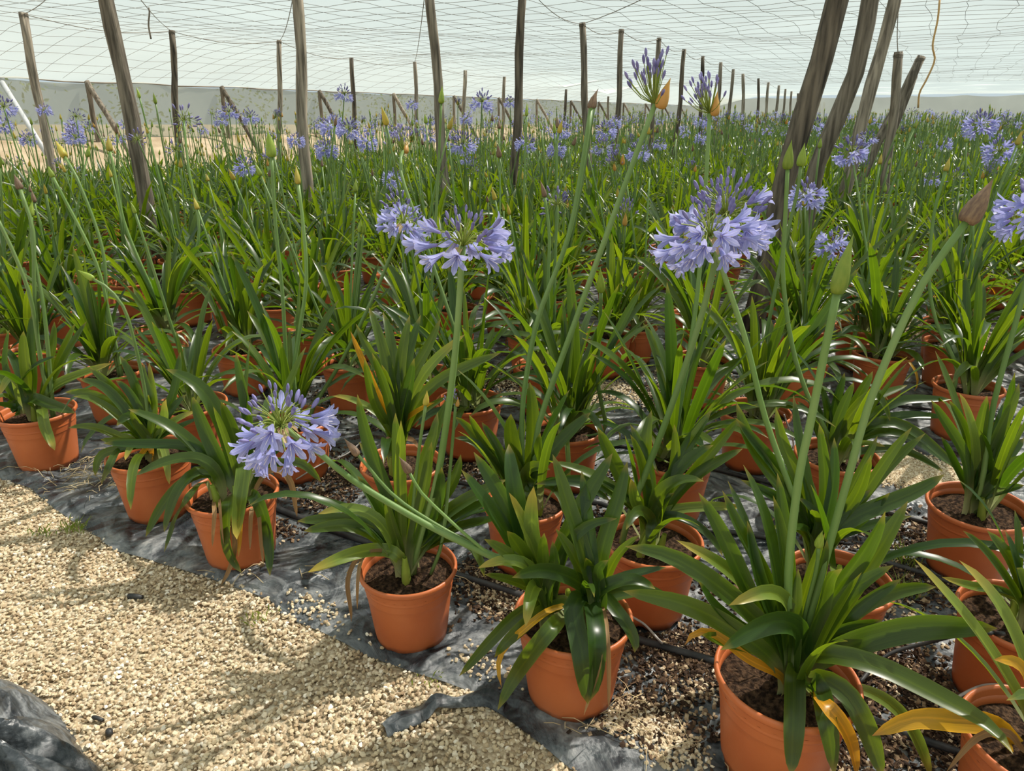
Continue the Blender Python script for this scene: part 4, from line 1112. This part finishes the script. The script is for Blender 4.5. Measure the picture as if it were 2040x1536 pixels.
KEY['P1'] = Z(0, 640, 4.8, (((300, 900), (280, 600), (250, 400), (225, 90)), .0, .05), (((330, 880), (420, 700), (560, 400), (720, 20)), .1, .036), (((340, 880), (500, 600), (680, 250), (830, 0)), .1, .036), (((250, 880), (200, 600), (350, 430), (540, 340)), -.05, .046),
    (((220, 880), (170, 620), (110, 520), (0, 700)), -.1, .042, 'leaf_light'), (((340, 860), (500, 620), (780, 500), (1070, 400)), .05, .036, 'leaf_light'), (((330, 830), (300, 730), (480, 800), (720, 880)), -.12, .05), (((360, 880), (410, 850), (430, 1000), (525, 1235)), -.17, .044, 'leaf_light'),
    (((200, 890), (120, 830), (-60, 790)), -.1, .042), (((350, 860), (420, 700), (510, 250), (520, 0)), .06, .036), (((250, 880), (120, 600), (60, 400), (90, 80)), .02, .036), (((370, 870), (480, 700), (600, 620), (750, 540)), .05, .03), (((280, 880), (200, 500), (60, 250)), .05, .04),
    (((240, 880), (100, 640), (-80, 500)), .0, .042), (((300, 880), (330, 600), (300, 200), (310, -80)), .1, .038), (((200, 890), (60, 720), (-90, 760)), -.1, .04))
KEY['P2'] = Z(0, 640, 4.8, (((1430, 1150), (1390, 900), (1280, 550), (1150, 330)), .08, .040), (((1420, 1150), (1300, 900), (1050, 600), (850, 440)), .08, .036), (((1410, 1150), (1250, 900), (1000, 620), (760, 555)), .05, .038), (((1400, 1150), (1200, 900), (900, 690), (620, 680)), .03, .036),
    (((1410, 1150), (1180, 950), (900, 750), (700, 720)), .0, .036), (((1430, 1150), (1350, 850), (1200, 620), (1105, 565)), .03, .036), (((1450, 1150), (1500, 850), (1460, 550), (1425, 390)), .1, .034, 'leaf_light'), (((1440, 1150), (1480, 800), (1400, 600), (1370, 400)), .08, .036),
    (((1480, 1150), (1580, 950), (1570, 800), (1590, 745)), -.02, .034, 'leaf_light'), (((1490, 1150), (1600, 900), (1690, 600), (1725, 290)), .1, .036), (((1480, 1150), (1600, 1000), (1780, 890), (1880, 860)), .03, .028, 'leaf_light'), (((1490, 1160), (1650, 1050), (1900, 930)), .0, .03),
    (((1400, 1170), (1200, 1130), (900, 1010), (650, 1020)), -.03, .034), (((1400, 1170), (1200, 1210), (950, 1300), (910, 1480)), -.1, .034), (((1400, 1190), (1150, 1260), (1050, 1400), (970, 1560)), -.12, .032), (((1340, 1160), (1270, 1190), (1200, 1340)), -.12, .036, 'leaf_light'),
    (((1440, 1190), (1370, 1270), (1285, 1460)), -.15, .026, 'leaf_yellow'), (((1400, 1180), (1250, 1080), (1140, 1070)), -.06, .03), (((1540, 1180), (1590, 1260), (1620, 1560)), -.14, .030, 'leaf_light'), (((1440, 1150), (1300, 920), (1200, 910), (1115, 1000)), -.07, .044),
    (((1460, 1150), (1440, 900), (1420, 700)), .0, .034), (((1440, 1150), (1330, 1000), (1250, 850)), -.04, .036), (((1500, 1150), (1640, 850), (1780, 700)), .05, .034), (((1380, 1180), (1150, 1150), (960, 1130)), -.05, .03))
KEY['Q9'] = Z(560, 640, 4.636, (((1080, 1080), (1000, 600), (800, 250), (690, 20)), .06, .040), (((1080, 1080), (1000, 500), (880, 50), (810, -130)), .1, .042), (((1090, 1080), (1090, 500), (1150, 100), (1190, -60)), .1, .042), (((1100, 1080), (1150, 600), (1330, 300), (1475, -30)), .08, .042),
    (((1100, 1080), (1250, 600), (1450, 330), (1700, 120)), .05, .042, 'leaf_light'), (((1110, 1080), (1250, 760), (1500, 520), (2030, 290)), .02, .046), (((1080, 1080), (900, 700), (720, 280), (640, 90)), .02, .028, 'leaf_yellow'), (((1060, 1080), (880, 800), (770, 340)), -.05, .036),
    (((1070, 1080), (990, 700), (900, 440), (840, 290)), -.05, .036), (((1100, 1050), (1180, 900), (1420, 750)), -.08, .036, 'leaf_yellow'), (((1090, 1080), (1050, 500), (1000, 100), (940, -90)), .12, .042), (((1120, 1080), (1300, 850), (1550, 690)), .03, .034),
    (((1100, 1080), (1140, 500), (1230, 100), (1290, -60)), .12, .038), (((1070, 1080), (900, 850), (600, 700), (470, 690)), .02, .03, 'leaf_light'), (((1080, 1090), (1000, 1060), (960, 1150), (950, 1300)), -.15, .016, 'leaf_dry'), (((1100, 1090), (1180, 1090), (1240, 1120), (1260, 1170)), -.08, .022, 'leaf_dry'), (((1080, 1080), (980, 550), (930, 400)), -.02, .042), (((1095, 1080), (1180, 650), (1230, 340)), -.02, .044))
KEY['C'] = Z(900, 760, 3.517, (((470, 740), (440, 550), (405, 350), (415, 225)), -.04, .056), (((500, 740), (560, 500), (565, 200), (545, 0)), .05, .048), (((520, 740), (640, 560), (800, 380), (975, 215)), .05, .046), (((400, 700), (270, 500), (120, 230)), .02, .034),
    (((390, 700), (250, 500), (100, 300), (15, 245)), .02, .034), (((390, 700), (280, 560), (150, 420), (15, 395)), .0, .034), (((410, 700), (330, 480), (210, 285)), .06, .034), (((520, 740), (590, 560), (620, 360)), -.02, .036), (((530, 740), (530, 630), (600, 590), (690, 620)), -.1, .046),
    (((560, 740), (750, 700), (950, 730), (1110, 840)), -.02, .032), (((480, 740), (430, 600), (350, 470)), -.05, .03), (((540, 740), (700, 720), (770, 820), (800, 960)), -.1, .034), (((520, 730), (680, 560), (760, 490)), .02, .034), (((500, 740), (470, 500), (510, 250)), .08, .036))
KEY['D'] = Z(900, 760, 3.517, (((1380, 980), (1250, 800), (1100, 500), (1020, 320)), .04, .048), (((1390, 980), (1330, 600), (1250, 370)), .0, .036), (((1400, 980), (1380, 600), (1250, 300)), .08, .034), (((1400, 980), (1360, 450), (1400, 200)), .1, .040),
    (((1420, 980), (1480, 750), (1700, 520), (1835, 445)), .02, .046), (((1420, 980), (1450, 800), (1600, 690), (1770, 700)), -.07, .048), (((1440, 980), (1600, 750), (1850, 450), (2030, 240)), .08, .036), (((1440, 980), (1650, 700), (1900, 540), (2040, 470)), .06, .036),
    (((1350, 980), (1280, 850), (1255, 680)), -.05, .036, 'leaf_light'), (((1380, 990), (1100, 720), (850, 600), (690, 565)), .0, .034), (((1380, 980), (1050, 720), (780, 690), (580, 720)), -.04, .034), (((1450, 940), (1600, 890), (1850, 875), (2040, 880)), .0, .032, 'leaf_light'),
    (((1430, 960), (1600, 950), (1800, 1080), (1900, 1225)), -.06, .032), (((1400, 980), (1290, 900), (1220, 1040)), -.13, .036), (((1430, 970), (1560, 620), (1560, 300)), .05, .034), (((1420, 980), (1620, 500), (1820, 200)), .1, .038), (((1400, 980), (1450, 850), (1560, 780)), -.02, .034))
KEY['F'] = Z(1400, 780, 3.1875, (((690, 960), (560, 700), (300, 350), (210, 60)), .05, .044), (((690, 960), (550, 600), (330, 330), (205, 165)), .02, .040), (((700, 950), (620, 600), (490, 300), (465, 95)), .05, .038), (((710, 950), (640, 500), (590, 250), (575, 20)), .08, .036),
    (((740, 950), (780, 600), (740, 200)), .05, .034), (((750, 950), (830, 600), (835, 290)), .05, .032), (((760, 950), (900, 700), (1050, 400), (1110, 280)), .08, .034), (((770, 950), (950, 750), (1180, 400), (1330, 225)), .06, .034), (((770, 960), (950, 800), (1350, 640), (1535, 525)), .02, .046),
    (((770, 960), (950, 850), (1190, 640)), .0, .034), (((760, 950), (880, 780), (1070, 620)), .03, .032), (((680, 960), (560, 850), (430, 870)), -.08, .028), (((690, 960), (640, 870), (560, 870)), -.1, .028), (((700, 960), (730, 800), (600, 670)), -.02, .034), (((740, 950), (960, 700), (1070, 400)), .0, .034),
    (((690, 960), (600, 780), (450, 660), (240, 560)), .03, .034), (((770, 970), (1000, 870), (1330, 790)), .0, .03))
KEY['R7'] = Z(1400, 780, 3.1875, (((810, 450), (950, 300), (1200, 160), (1560, 165)), .0, .036), (((810, 450), (950, 280), (1200, 70), (1580, 50)), .04, .038), (((810, 450), (1000, 230), (1250, 200), (1650, 520)), -.06, .044), (((820, 460), (1000, 290), (1250, 270), (1600, 480)), -.04, .040),
    (((820, 460), (950, 400), (1250, 370), (1530, 510)), -.06, .036), (((810, 440), (900, 200), (1090, 10), (1190, 190)), -.03, .042), (((800, 440), (780, 100), (740, -50)), .04, .038), (((790, 440), (830, 100), (900, -120)), .06, .042), (((810, 440), (950, 100), (1080, -130)), .06, .044),
    (((790, 440), (700, 200), (600, 60)), .05, .036), (((810, 440), (1000, 100), (1300, -40)), .06, .036), (((800, 440), (850, 200), (960, -60)), .0, .036), (((790, 440), (720, 260), (690, 120)), -.04, .036), (((810, 450), (1000, 330), (1160, 350)), -.05, .022, 'leaf_light'))
KEY['G'] = Z(1400, 780, 3.1875, (((1700, 650), (1690, 400), (1560, 150), (1490, 20)), .0, .038), (((1700, 650), (1710, 300), (1600, 30)), .04, .036), (((1720, 650), (1740, 300), (1670, -20)), -.02, .046, 'leaf_light'), (((1730, 650), (1770, 300), (1840, 10)), .03, .042), (((1700, 650), (1620, 450), (1545, 260)), .0, .032),
    (((1740, 660), (1850, 350), (2000, 50), (2040, -60)), .06, .042), (((1750, 660), (1900, 400), (2050, 200)), .03, .044), (((1750, 660), (1900, 500), (2070, 400)), .0, .042), (((1760, 670), (1900, 620), (2060, 590)), -.05, .032), (((1700, 660), (1650, 500), (1590, 440)), .05, .03),
    (((1740, 650), (1880, 250), (1950, 50)), .1, .040), (((1730, 650), (1800, 300), (1880, 180)), .02, .036), (((1740, 660), (1900, 450), (2060, 300)), .08, .044))
KEY['H'] = Z(1740, 1060, 3.2267, (((960, 500), (850, 300), (700, 100), (575, -10)), .0, .026), (((970, 490), (880, 180), (730, -10)), .05, .034), (((970, 490), (900, 150), (845, -10)), .05, .030), (((960, 470), (800, 370), (660, 355), (440, 290)), -.02, .024, 'leaf_light'), (((960, 480), (850, 385), (640, 370)), -.04, .022),
    (((980, 490), (960, 350), (920, 230)), -.08, .044), (((990, 490), (1050, 300), (1100, 100)), .0, .04), (((1000, 490), (1100, 380), (1250, 300)), 0, .04))
KEY['I'] = Z(1740, 1060, 3.2267, (((1060, 1440), (960, 1130), (820, 880), (600, 560), (400, 330), (260, 170)), .1, .034, 'leaf_light'), (((1080, 1440), (1000, 960), (850, 560), (680, 300), (550, 180)), .12, .040, 'leaf_light'), (((1060, 1470), (800, 1330), (400, 1190), (200, 1195), (-10, 1310)), .0, .046, 'leaf_yellow'),
    (((1060, 1440), (960, 880), (770, 820)), -.04, .03, 'leaf_yellow'), (((1060, 1450), (730, 1340), (560, 1420), (470, 1540)), -.03, .016, 'leaf_dry'), (((1080, 1440), (1060, 1000), (1120, 600)), .1, .04), (((1090, 1440), (1200, 1000), (1300, 700)), .05, .04))

STEMS = {
    'B': [([(1072, 1150), (1000, 1118), (850, 1045), (700, 955), (640, 905), (560, 848)], 0, ('umbel', 17, 32, 1.6, -.25, -.6), 1.12, 1.05), ([(1060, 1140), (989, 1115), (852, 995), (815, 940)], .0, ('brown',), .045, .55), ([(1060, 1135), (960, 1095), (800, 1000), (712, 905)], .02, ('brown',), .05, .6)],
    'A': [([(822, 1130), (845, 1040), (872, 950), (905, 720), (922, 490)], 0, ('umbel', 10, 26, 0, 0, -.12), 1.15, 1.15), ([(815, 1100), (832, 920), (848, 805)], .0, ('yellow',), .04, .6), ([(880, 1080), (895, 950), (908, 805)], .03, ('open', 0, 0), .35, .6)],
    'P4': [([(620, 820), (680, 720), (740, 600), (790, 480), (803, 445)], .05, ('umbel', 13, 14, 0, 0, -.5), 1.0, .95), ([(572, 760), (563, 590), (549, 450), (541, 312)], .1, ('green',), .095), ([(585, 750), (592, 690), (610, 560), (604, 450), (594, 366)], .1, ('yellow',), .07)],
    'D': [([(1238, 1090), (1260, 1010), (1330, 830), (1400, 620), (1445, 430)], 0, ('umbel', 14, 42, 0, 0, -.3), 1.25, 1.15)],
    'F': [([(1600, 1050), (1546, 896), (1518, 810), (1487, 683), (1440, 540), (1415, 470)], .05, ('umbel', 20, 12, .6, -.15, -.5), 1.15, .95)],
    'E': [([(1572, 1300), (1570, 1150), (1590, 960), (1615, 840), (1645, 690), (1668, 583)], 0, ('green',), .10, 1.1), ([(1600, 1280), (1640, 1130), (1690, 950), (1740, 780), (1830, 580), (1925, 442)], .05, ('brown',), .082, 1.0), ([(1600, 1240), (1625, 1140), (1631, 1088)], -.02, ('green',), .045, .6)],
    'R7': [([(1650, 870), (1614, 800), (1580, 697), (1560, 553), (1565, 420), (1569, 336)], .0, ('green',), .085)],
    'R3': [([(1510, 760), (1530, 650), (1560, 500), (1588, 385), (1595, 330)], .0, ('green',), .08)],
    'C': [([(1066, 940), (1072, 850), (1153, 621), (1215, 450), (1270, 300), (1305, 208)], .05, ('open', 0, .2), 1.15, 1.1), ([(1040, 900), (1042, 800), (1070, 640), (1130, 480), (1160, 330), (1178, 215)], .2, ('brown',), .06)],
    'Q12': [([(1345, 870), (1385, 620), (1402, 420), (1414, 226)], .1, ('open', 1, .4), 1.05)],
    'Q7': [([(1098, 704), (1092, 587), (1094, 470), (1085, 392)], .0, ('brown',), .075), ([(1105, 700), (1105, 560), (1110, 408)], .1, ('green_head',), 1.0)],
    'Q6': [([(1205, 855), (1191, 760), (1195, 650), (1197, 580)], -.1, ('green',), .09)],
    'P1': [([(82, 720), (62, 598), (30, 510), (-8, 430)], .0, ('green',), .07), ([(78, 700), (68, 560), (66, 460), (40, 376)], .1, ('brown',), .06), ([(95, 690), (85, 600), (66, 500), (62, 430)], .1, ('green',), .06)],
    'P2': [([(298, 880), (292, 800), (270, 690), (245, 610), (205, 566), (185, 556)], .0, ('green',), .055, .8)],
    'P5': [([(215, 640), (205, 500), (160, 370), (129, 312)], .15, ('yellow',), .09), ([(220, 640), (190, 520), (105, 352)], .0, ('green',), .05)],
    'P8': [([(343, 640), (309, 587), (250, 450), (230, 350), (219, 300)], .1, ('yellow',), .085), ([(330, 620), (395, 480), (375, 330), (366, 240)], .2, ('green_head',), 1.0)],
    'R2': [([(1905, 730), (1865, 640), (1851, 553), (1860, 430), (1884, 340)], .1, ('yellow',), .06)],
    'G': [([(1965, 940), (1990, 800), (2060, 560), (2080, 420)], .1, ('blue',), 1.1)],
    'Q5': [([(930, 740), (860, 520), (800, 350), (803, 300)], .3, ('open', 2, 1.0), .9)],
}
for i, (nm, x, y, row, nr_, lm, lab) in enumerate(KEYPOTS):
    p = at_z(x, y, .25)
    st = STEMS.get(nm, [])
    make_plant(p.x, p.y, 500 + i, KEY.get(nm, ()), nr_ + (9 if nr_ >= 20 else 0), st, 0 if (nm in KEY or nm in STEMS) else None, lab, 2, .05 if nm == 'G' else 0.0, lm * (1.12 if nr_ >= 20 else 1), row, 2.6 if nm == 'G' else R.random() * 6, dry=0 if nm in KEY else None, psc=KEYSIZE.get(nm, .96))

# ------------------------------------------------------------------ the rest of the rows
NIND = 292 - len(KEYPOTS)
# heads read off the photograph, each given to the plant whose stem could carry it: pixel, kind, width in pixels
HEADS = [(456, 223, 'blue', 40), (498, 233, 'blue', 38), (439, 240, 'blue', 30), (590, 281, 'blue', 50), (659, 254, 'blue', 50), (649, 299, 'blue', 55), (686, 187, 'blue', 30), (7, 213, 'blue', 45), (7, 250, 'blue', 40),
         (89, 220, 'blue', 26), (151, 233, 'green_head', 35), (151, 275, 'blue', 32), (731, 285, 'blue', 42), (780, 261, 'blue', 32), (797, 285, 'open', 40), (821, 209, 'blue', 26), (858, 240, 'blue', 24), (929, 238, 'blue', 24),
         (903, 270, 'blue', 28), (912, 209, 'open', 28), (960, 202, 'blue', 48), (1016, 203, 'blue', 32), (1119, 261, 'blue', 45), (1109, 298, 'blue', 50), (1198, 292, 'blue', 45), (1270, 302, 'blue', 50), (1256, 247, 'green_head', 30),
         (1226, 244, 'blue', 24), (1398, 244, 'blue', 30), (1450, 237, 'open', 28), (1398, 275, 'blue', 28), (1508, 288, 'green_head', 28), (1728, 275, 'blue', 34), (1954, 250, 'blue', 92), (1992, 302, 'blue', 80), (1659, 487, 'blue', 58),
         (1608, 392, 'blue', 112), (1903, 353, 'green_head', 36), (1855, 357, 'blue', 30), (360, 333, 'yellow', 24), (310, 206, 'green', 18), (278, 194, 'green', 18), (879, 205, 'green', 24), (1049, 230, 'green', 24), (1105, 265, 'green', 30),
         (1174, 215, 'brown', 20), (1185, 214, 'brown', 20), (1838, 240, 'green', 20), (1824, 350, 'green', 20), (100, 345, 'green', 20), (232, 265, 'brown', 24), (716, 462, 'green', 26), (724, 465, 'green', 26), (1230, 392, 'yellow', 20), (560, 232, 'open', 24)]
FORCED = {}
for hx, hy, kind, wpx in HEADS:
    real = .2 if kind in ('blue', 'open', 'green_head') else .055 * .8; want = real * F / wpx; best = None
    for i, (d, x, y, row) in enumerate(cand[:NIND]):
        p = at_y(hx, hy, y)
        if abs(p.x - x) > .26 or not .75 < p.z < 1.55 or len(FORCED.get(i, ())) > 2: continue
        c = abs(math.log(d / want)) + abs(p.x - x) * 2
        if best is None or c < best[0]: best = (c, i, x, y)
    if best:
        _, i, x, y = best; b0 = proj((x, y, .25)); hd = (kind, 0, R.random() * 6) if kind == 'open' else (kind,)
        mid = ((b0[0] + hx) / 2 + R.uniform(-8, 8) * 3 / y, (b0[1] + hy) / 2)
        FORCED.setdefault(i, []).append(([b0, mid, (hx, hy)], 0, hd, .068 if kind in ('green', 'yellow', 'brown') else .95, .8))
for i, (d, x, y, row) in enumerate(cand[:NIND]):
    near = d < 6.3
    make_plant(x, y, 2000 + i, (), R.randint(28, 36), FORCED.get(i, ()), None, None, 2 if near else 1, 0.0 if i in FORCED else R.uniform(0, .03), R.uniform(1.0, 1.25), row, R.random() * 6)

for i, (d, x, y, row) in enumerate(sorted(side)[:70]):        # the rows go on past the frame
    make_plant(x, y, 7000 + i, (), 30, (), None, None, 1, R.uniform(0, .03), R.uniform(1.0, 1.2), row, R.random() * 6)

# ------------------------------------------------------------------ far plants: one uncountable field
FM = [M['leaf'], M['stem'], M['bud_green'], M['bud_yellow'], M['petal'], M['floret_bud'], M['pedicel'], M['spathe'], M['bud_yellow'], M['pot']]


def far_proto(seed, leaves, lod):
    rng = random.Random(seed); m = foliage_mb(rng, leaves, 4 if lod == 0 else 3, 2, .05, 1.0 if lod == 0 else 1.5)
    if lod == 0: m.lathe([(.11, 0), (.134, .2), (.147, .23), (.146, .248), (.13, .22)], 10, mi=9); m.lathe([(.13, .21), (.001, .215)], 6, mi=7)
    for k in range(rng.choice([0, 1, 2, 3, 3, 4])):
        a = rng.random() * 6.283; L = rng.uniform(.6, 1.1); lean = rng.uniform(0, .25) * L; b = Vector((rng.uniform(-.05, .05), rng.uniform(-.05, .05), .2)); tip = b + Vector((lean * math.cos(a), lean * math.sin(a), L))
        m.tube([b, (b + tip) / 2 + Vector((lean * .12 * math.sin(a), 0, 0)), tip], .006 if lod == 0 else .007, 3, lv=0, mi=1, cap=False); h = rng.random(); T4 = Matrix.Translation(tip) @ Matrix.Rotation(rng.random() * 6, 4, 'Z')
        if h < .92: m.add(bud_mb(5, .2, .1), T4 @ Matrix.Scale(rng.uniform(.05, .075), 4), mioff=rng.choice([2, 2, 3]))
        elif h < .97:
            u_ = joined_umbel(rng, 9 if lod else 12, 4 if lod else 6, True); m.add(u_, T4, mioff=4)
        else: m.add(joined_umbel(rng, 0, 14, True, True), T4, mioff=4)
    V = np.array(m.v); T = []; UVt = []; mi = []
    for f, uv, k in zip(m.f, m.uv, m.mi):
        for j in range(1, len(f) - 1): T.append((f[0], f[j], f[j + 1])); UVt.append((uv[0], uv[j], uv[j + 1])); mi.append(k)
    return V, np.array(T), np.array(UVt), np.array(mi), np.array(m.lv)


protos = [[far_proto(4000 + i, 26, 0) for i in range(14)], [far_proto(4100 + i, 15, 1) for i in range(14)]]
Vs, Ts, Us, Ms, Ls = [], [], [], [], []; off = 0
for d, x, y, row in cand[NIND:]:
    lod = 0 if d < 18 else 1
    s = R.uniform(.88, 1.15); best = None
    close = any(abs(x - q[0].x) < 1.0 and abs(y - q[0].y) < 1.0 for q in post_specs)
    for try_ in range(24 if close else 1):
        pr = protos[lod][R.randrange(14)]; a = R.random() * 6.283; h = in_posts(turned(pr[0], a, s, (x, y, .006))) if close else 0
        if best is None or h < best[0]: best = (h, pr, a)
        if h == 0: break
    (V, T, Uv, mi, lv), a = best[1], best[2]; c, sn = math.cos(a) * s, math.sin(a) * s
    W = np.empty_like(V); W[:, 0] = V[:, 0] * c - V[:, 1] * sn + x; W[:, 1] = V[:, 0] * sn + V[:, 1] * c + y; W[:, 2] = V[:, 2] * s + .006
    Vs.append(W); Ts.append(T + off); Us.append(Uv); Ms.append(mi); Ls.append((lv + R.random()) % 1.0); off += len(V)
me = np_mesh('agapanthus_field', np.concatenate(Vs), np.concatenate(Ts), FM, np.concatenate(Ls), np.concatenate(Ms), smooth=True)
ul = me.uv_layers.new(name='UVMap'); ul.data.foreach_set('uv', np.concatenate(Us).astype(np.float32).ravel())
tag(put('agapanthus_field', me), 'dense distant field of potted agapanthus with blue flowers reaching the far netting', 'plants', None, 'stuff')
print('PLANTS', len(cand), 'tris far', sum(len(t) for t in Ts), 'objects', len(bpy.data.objects))
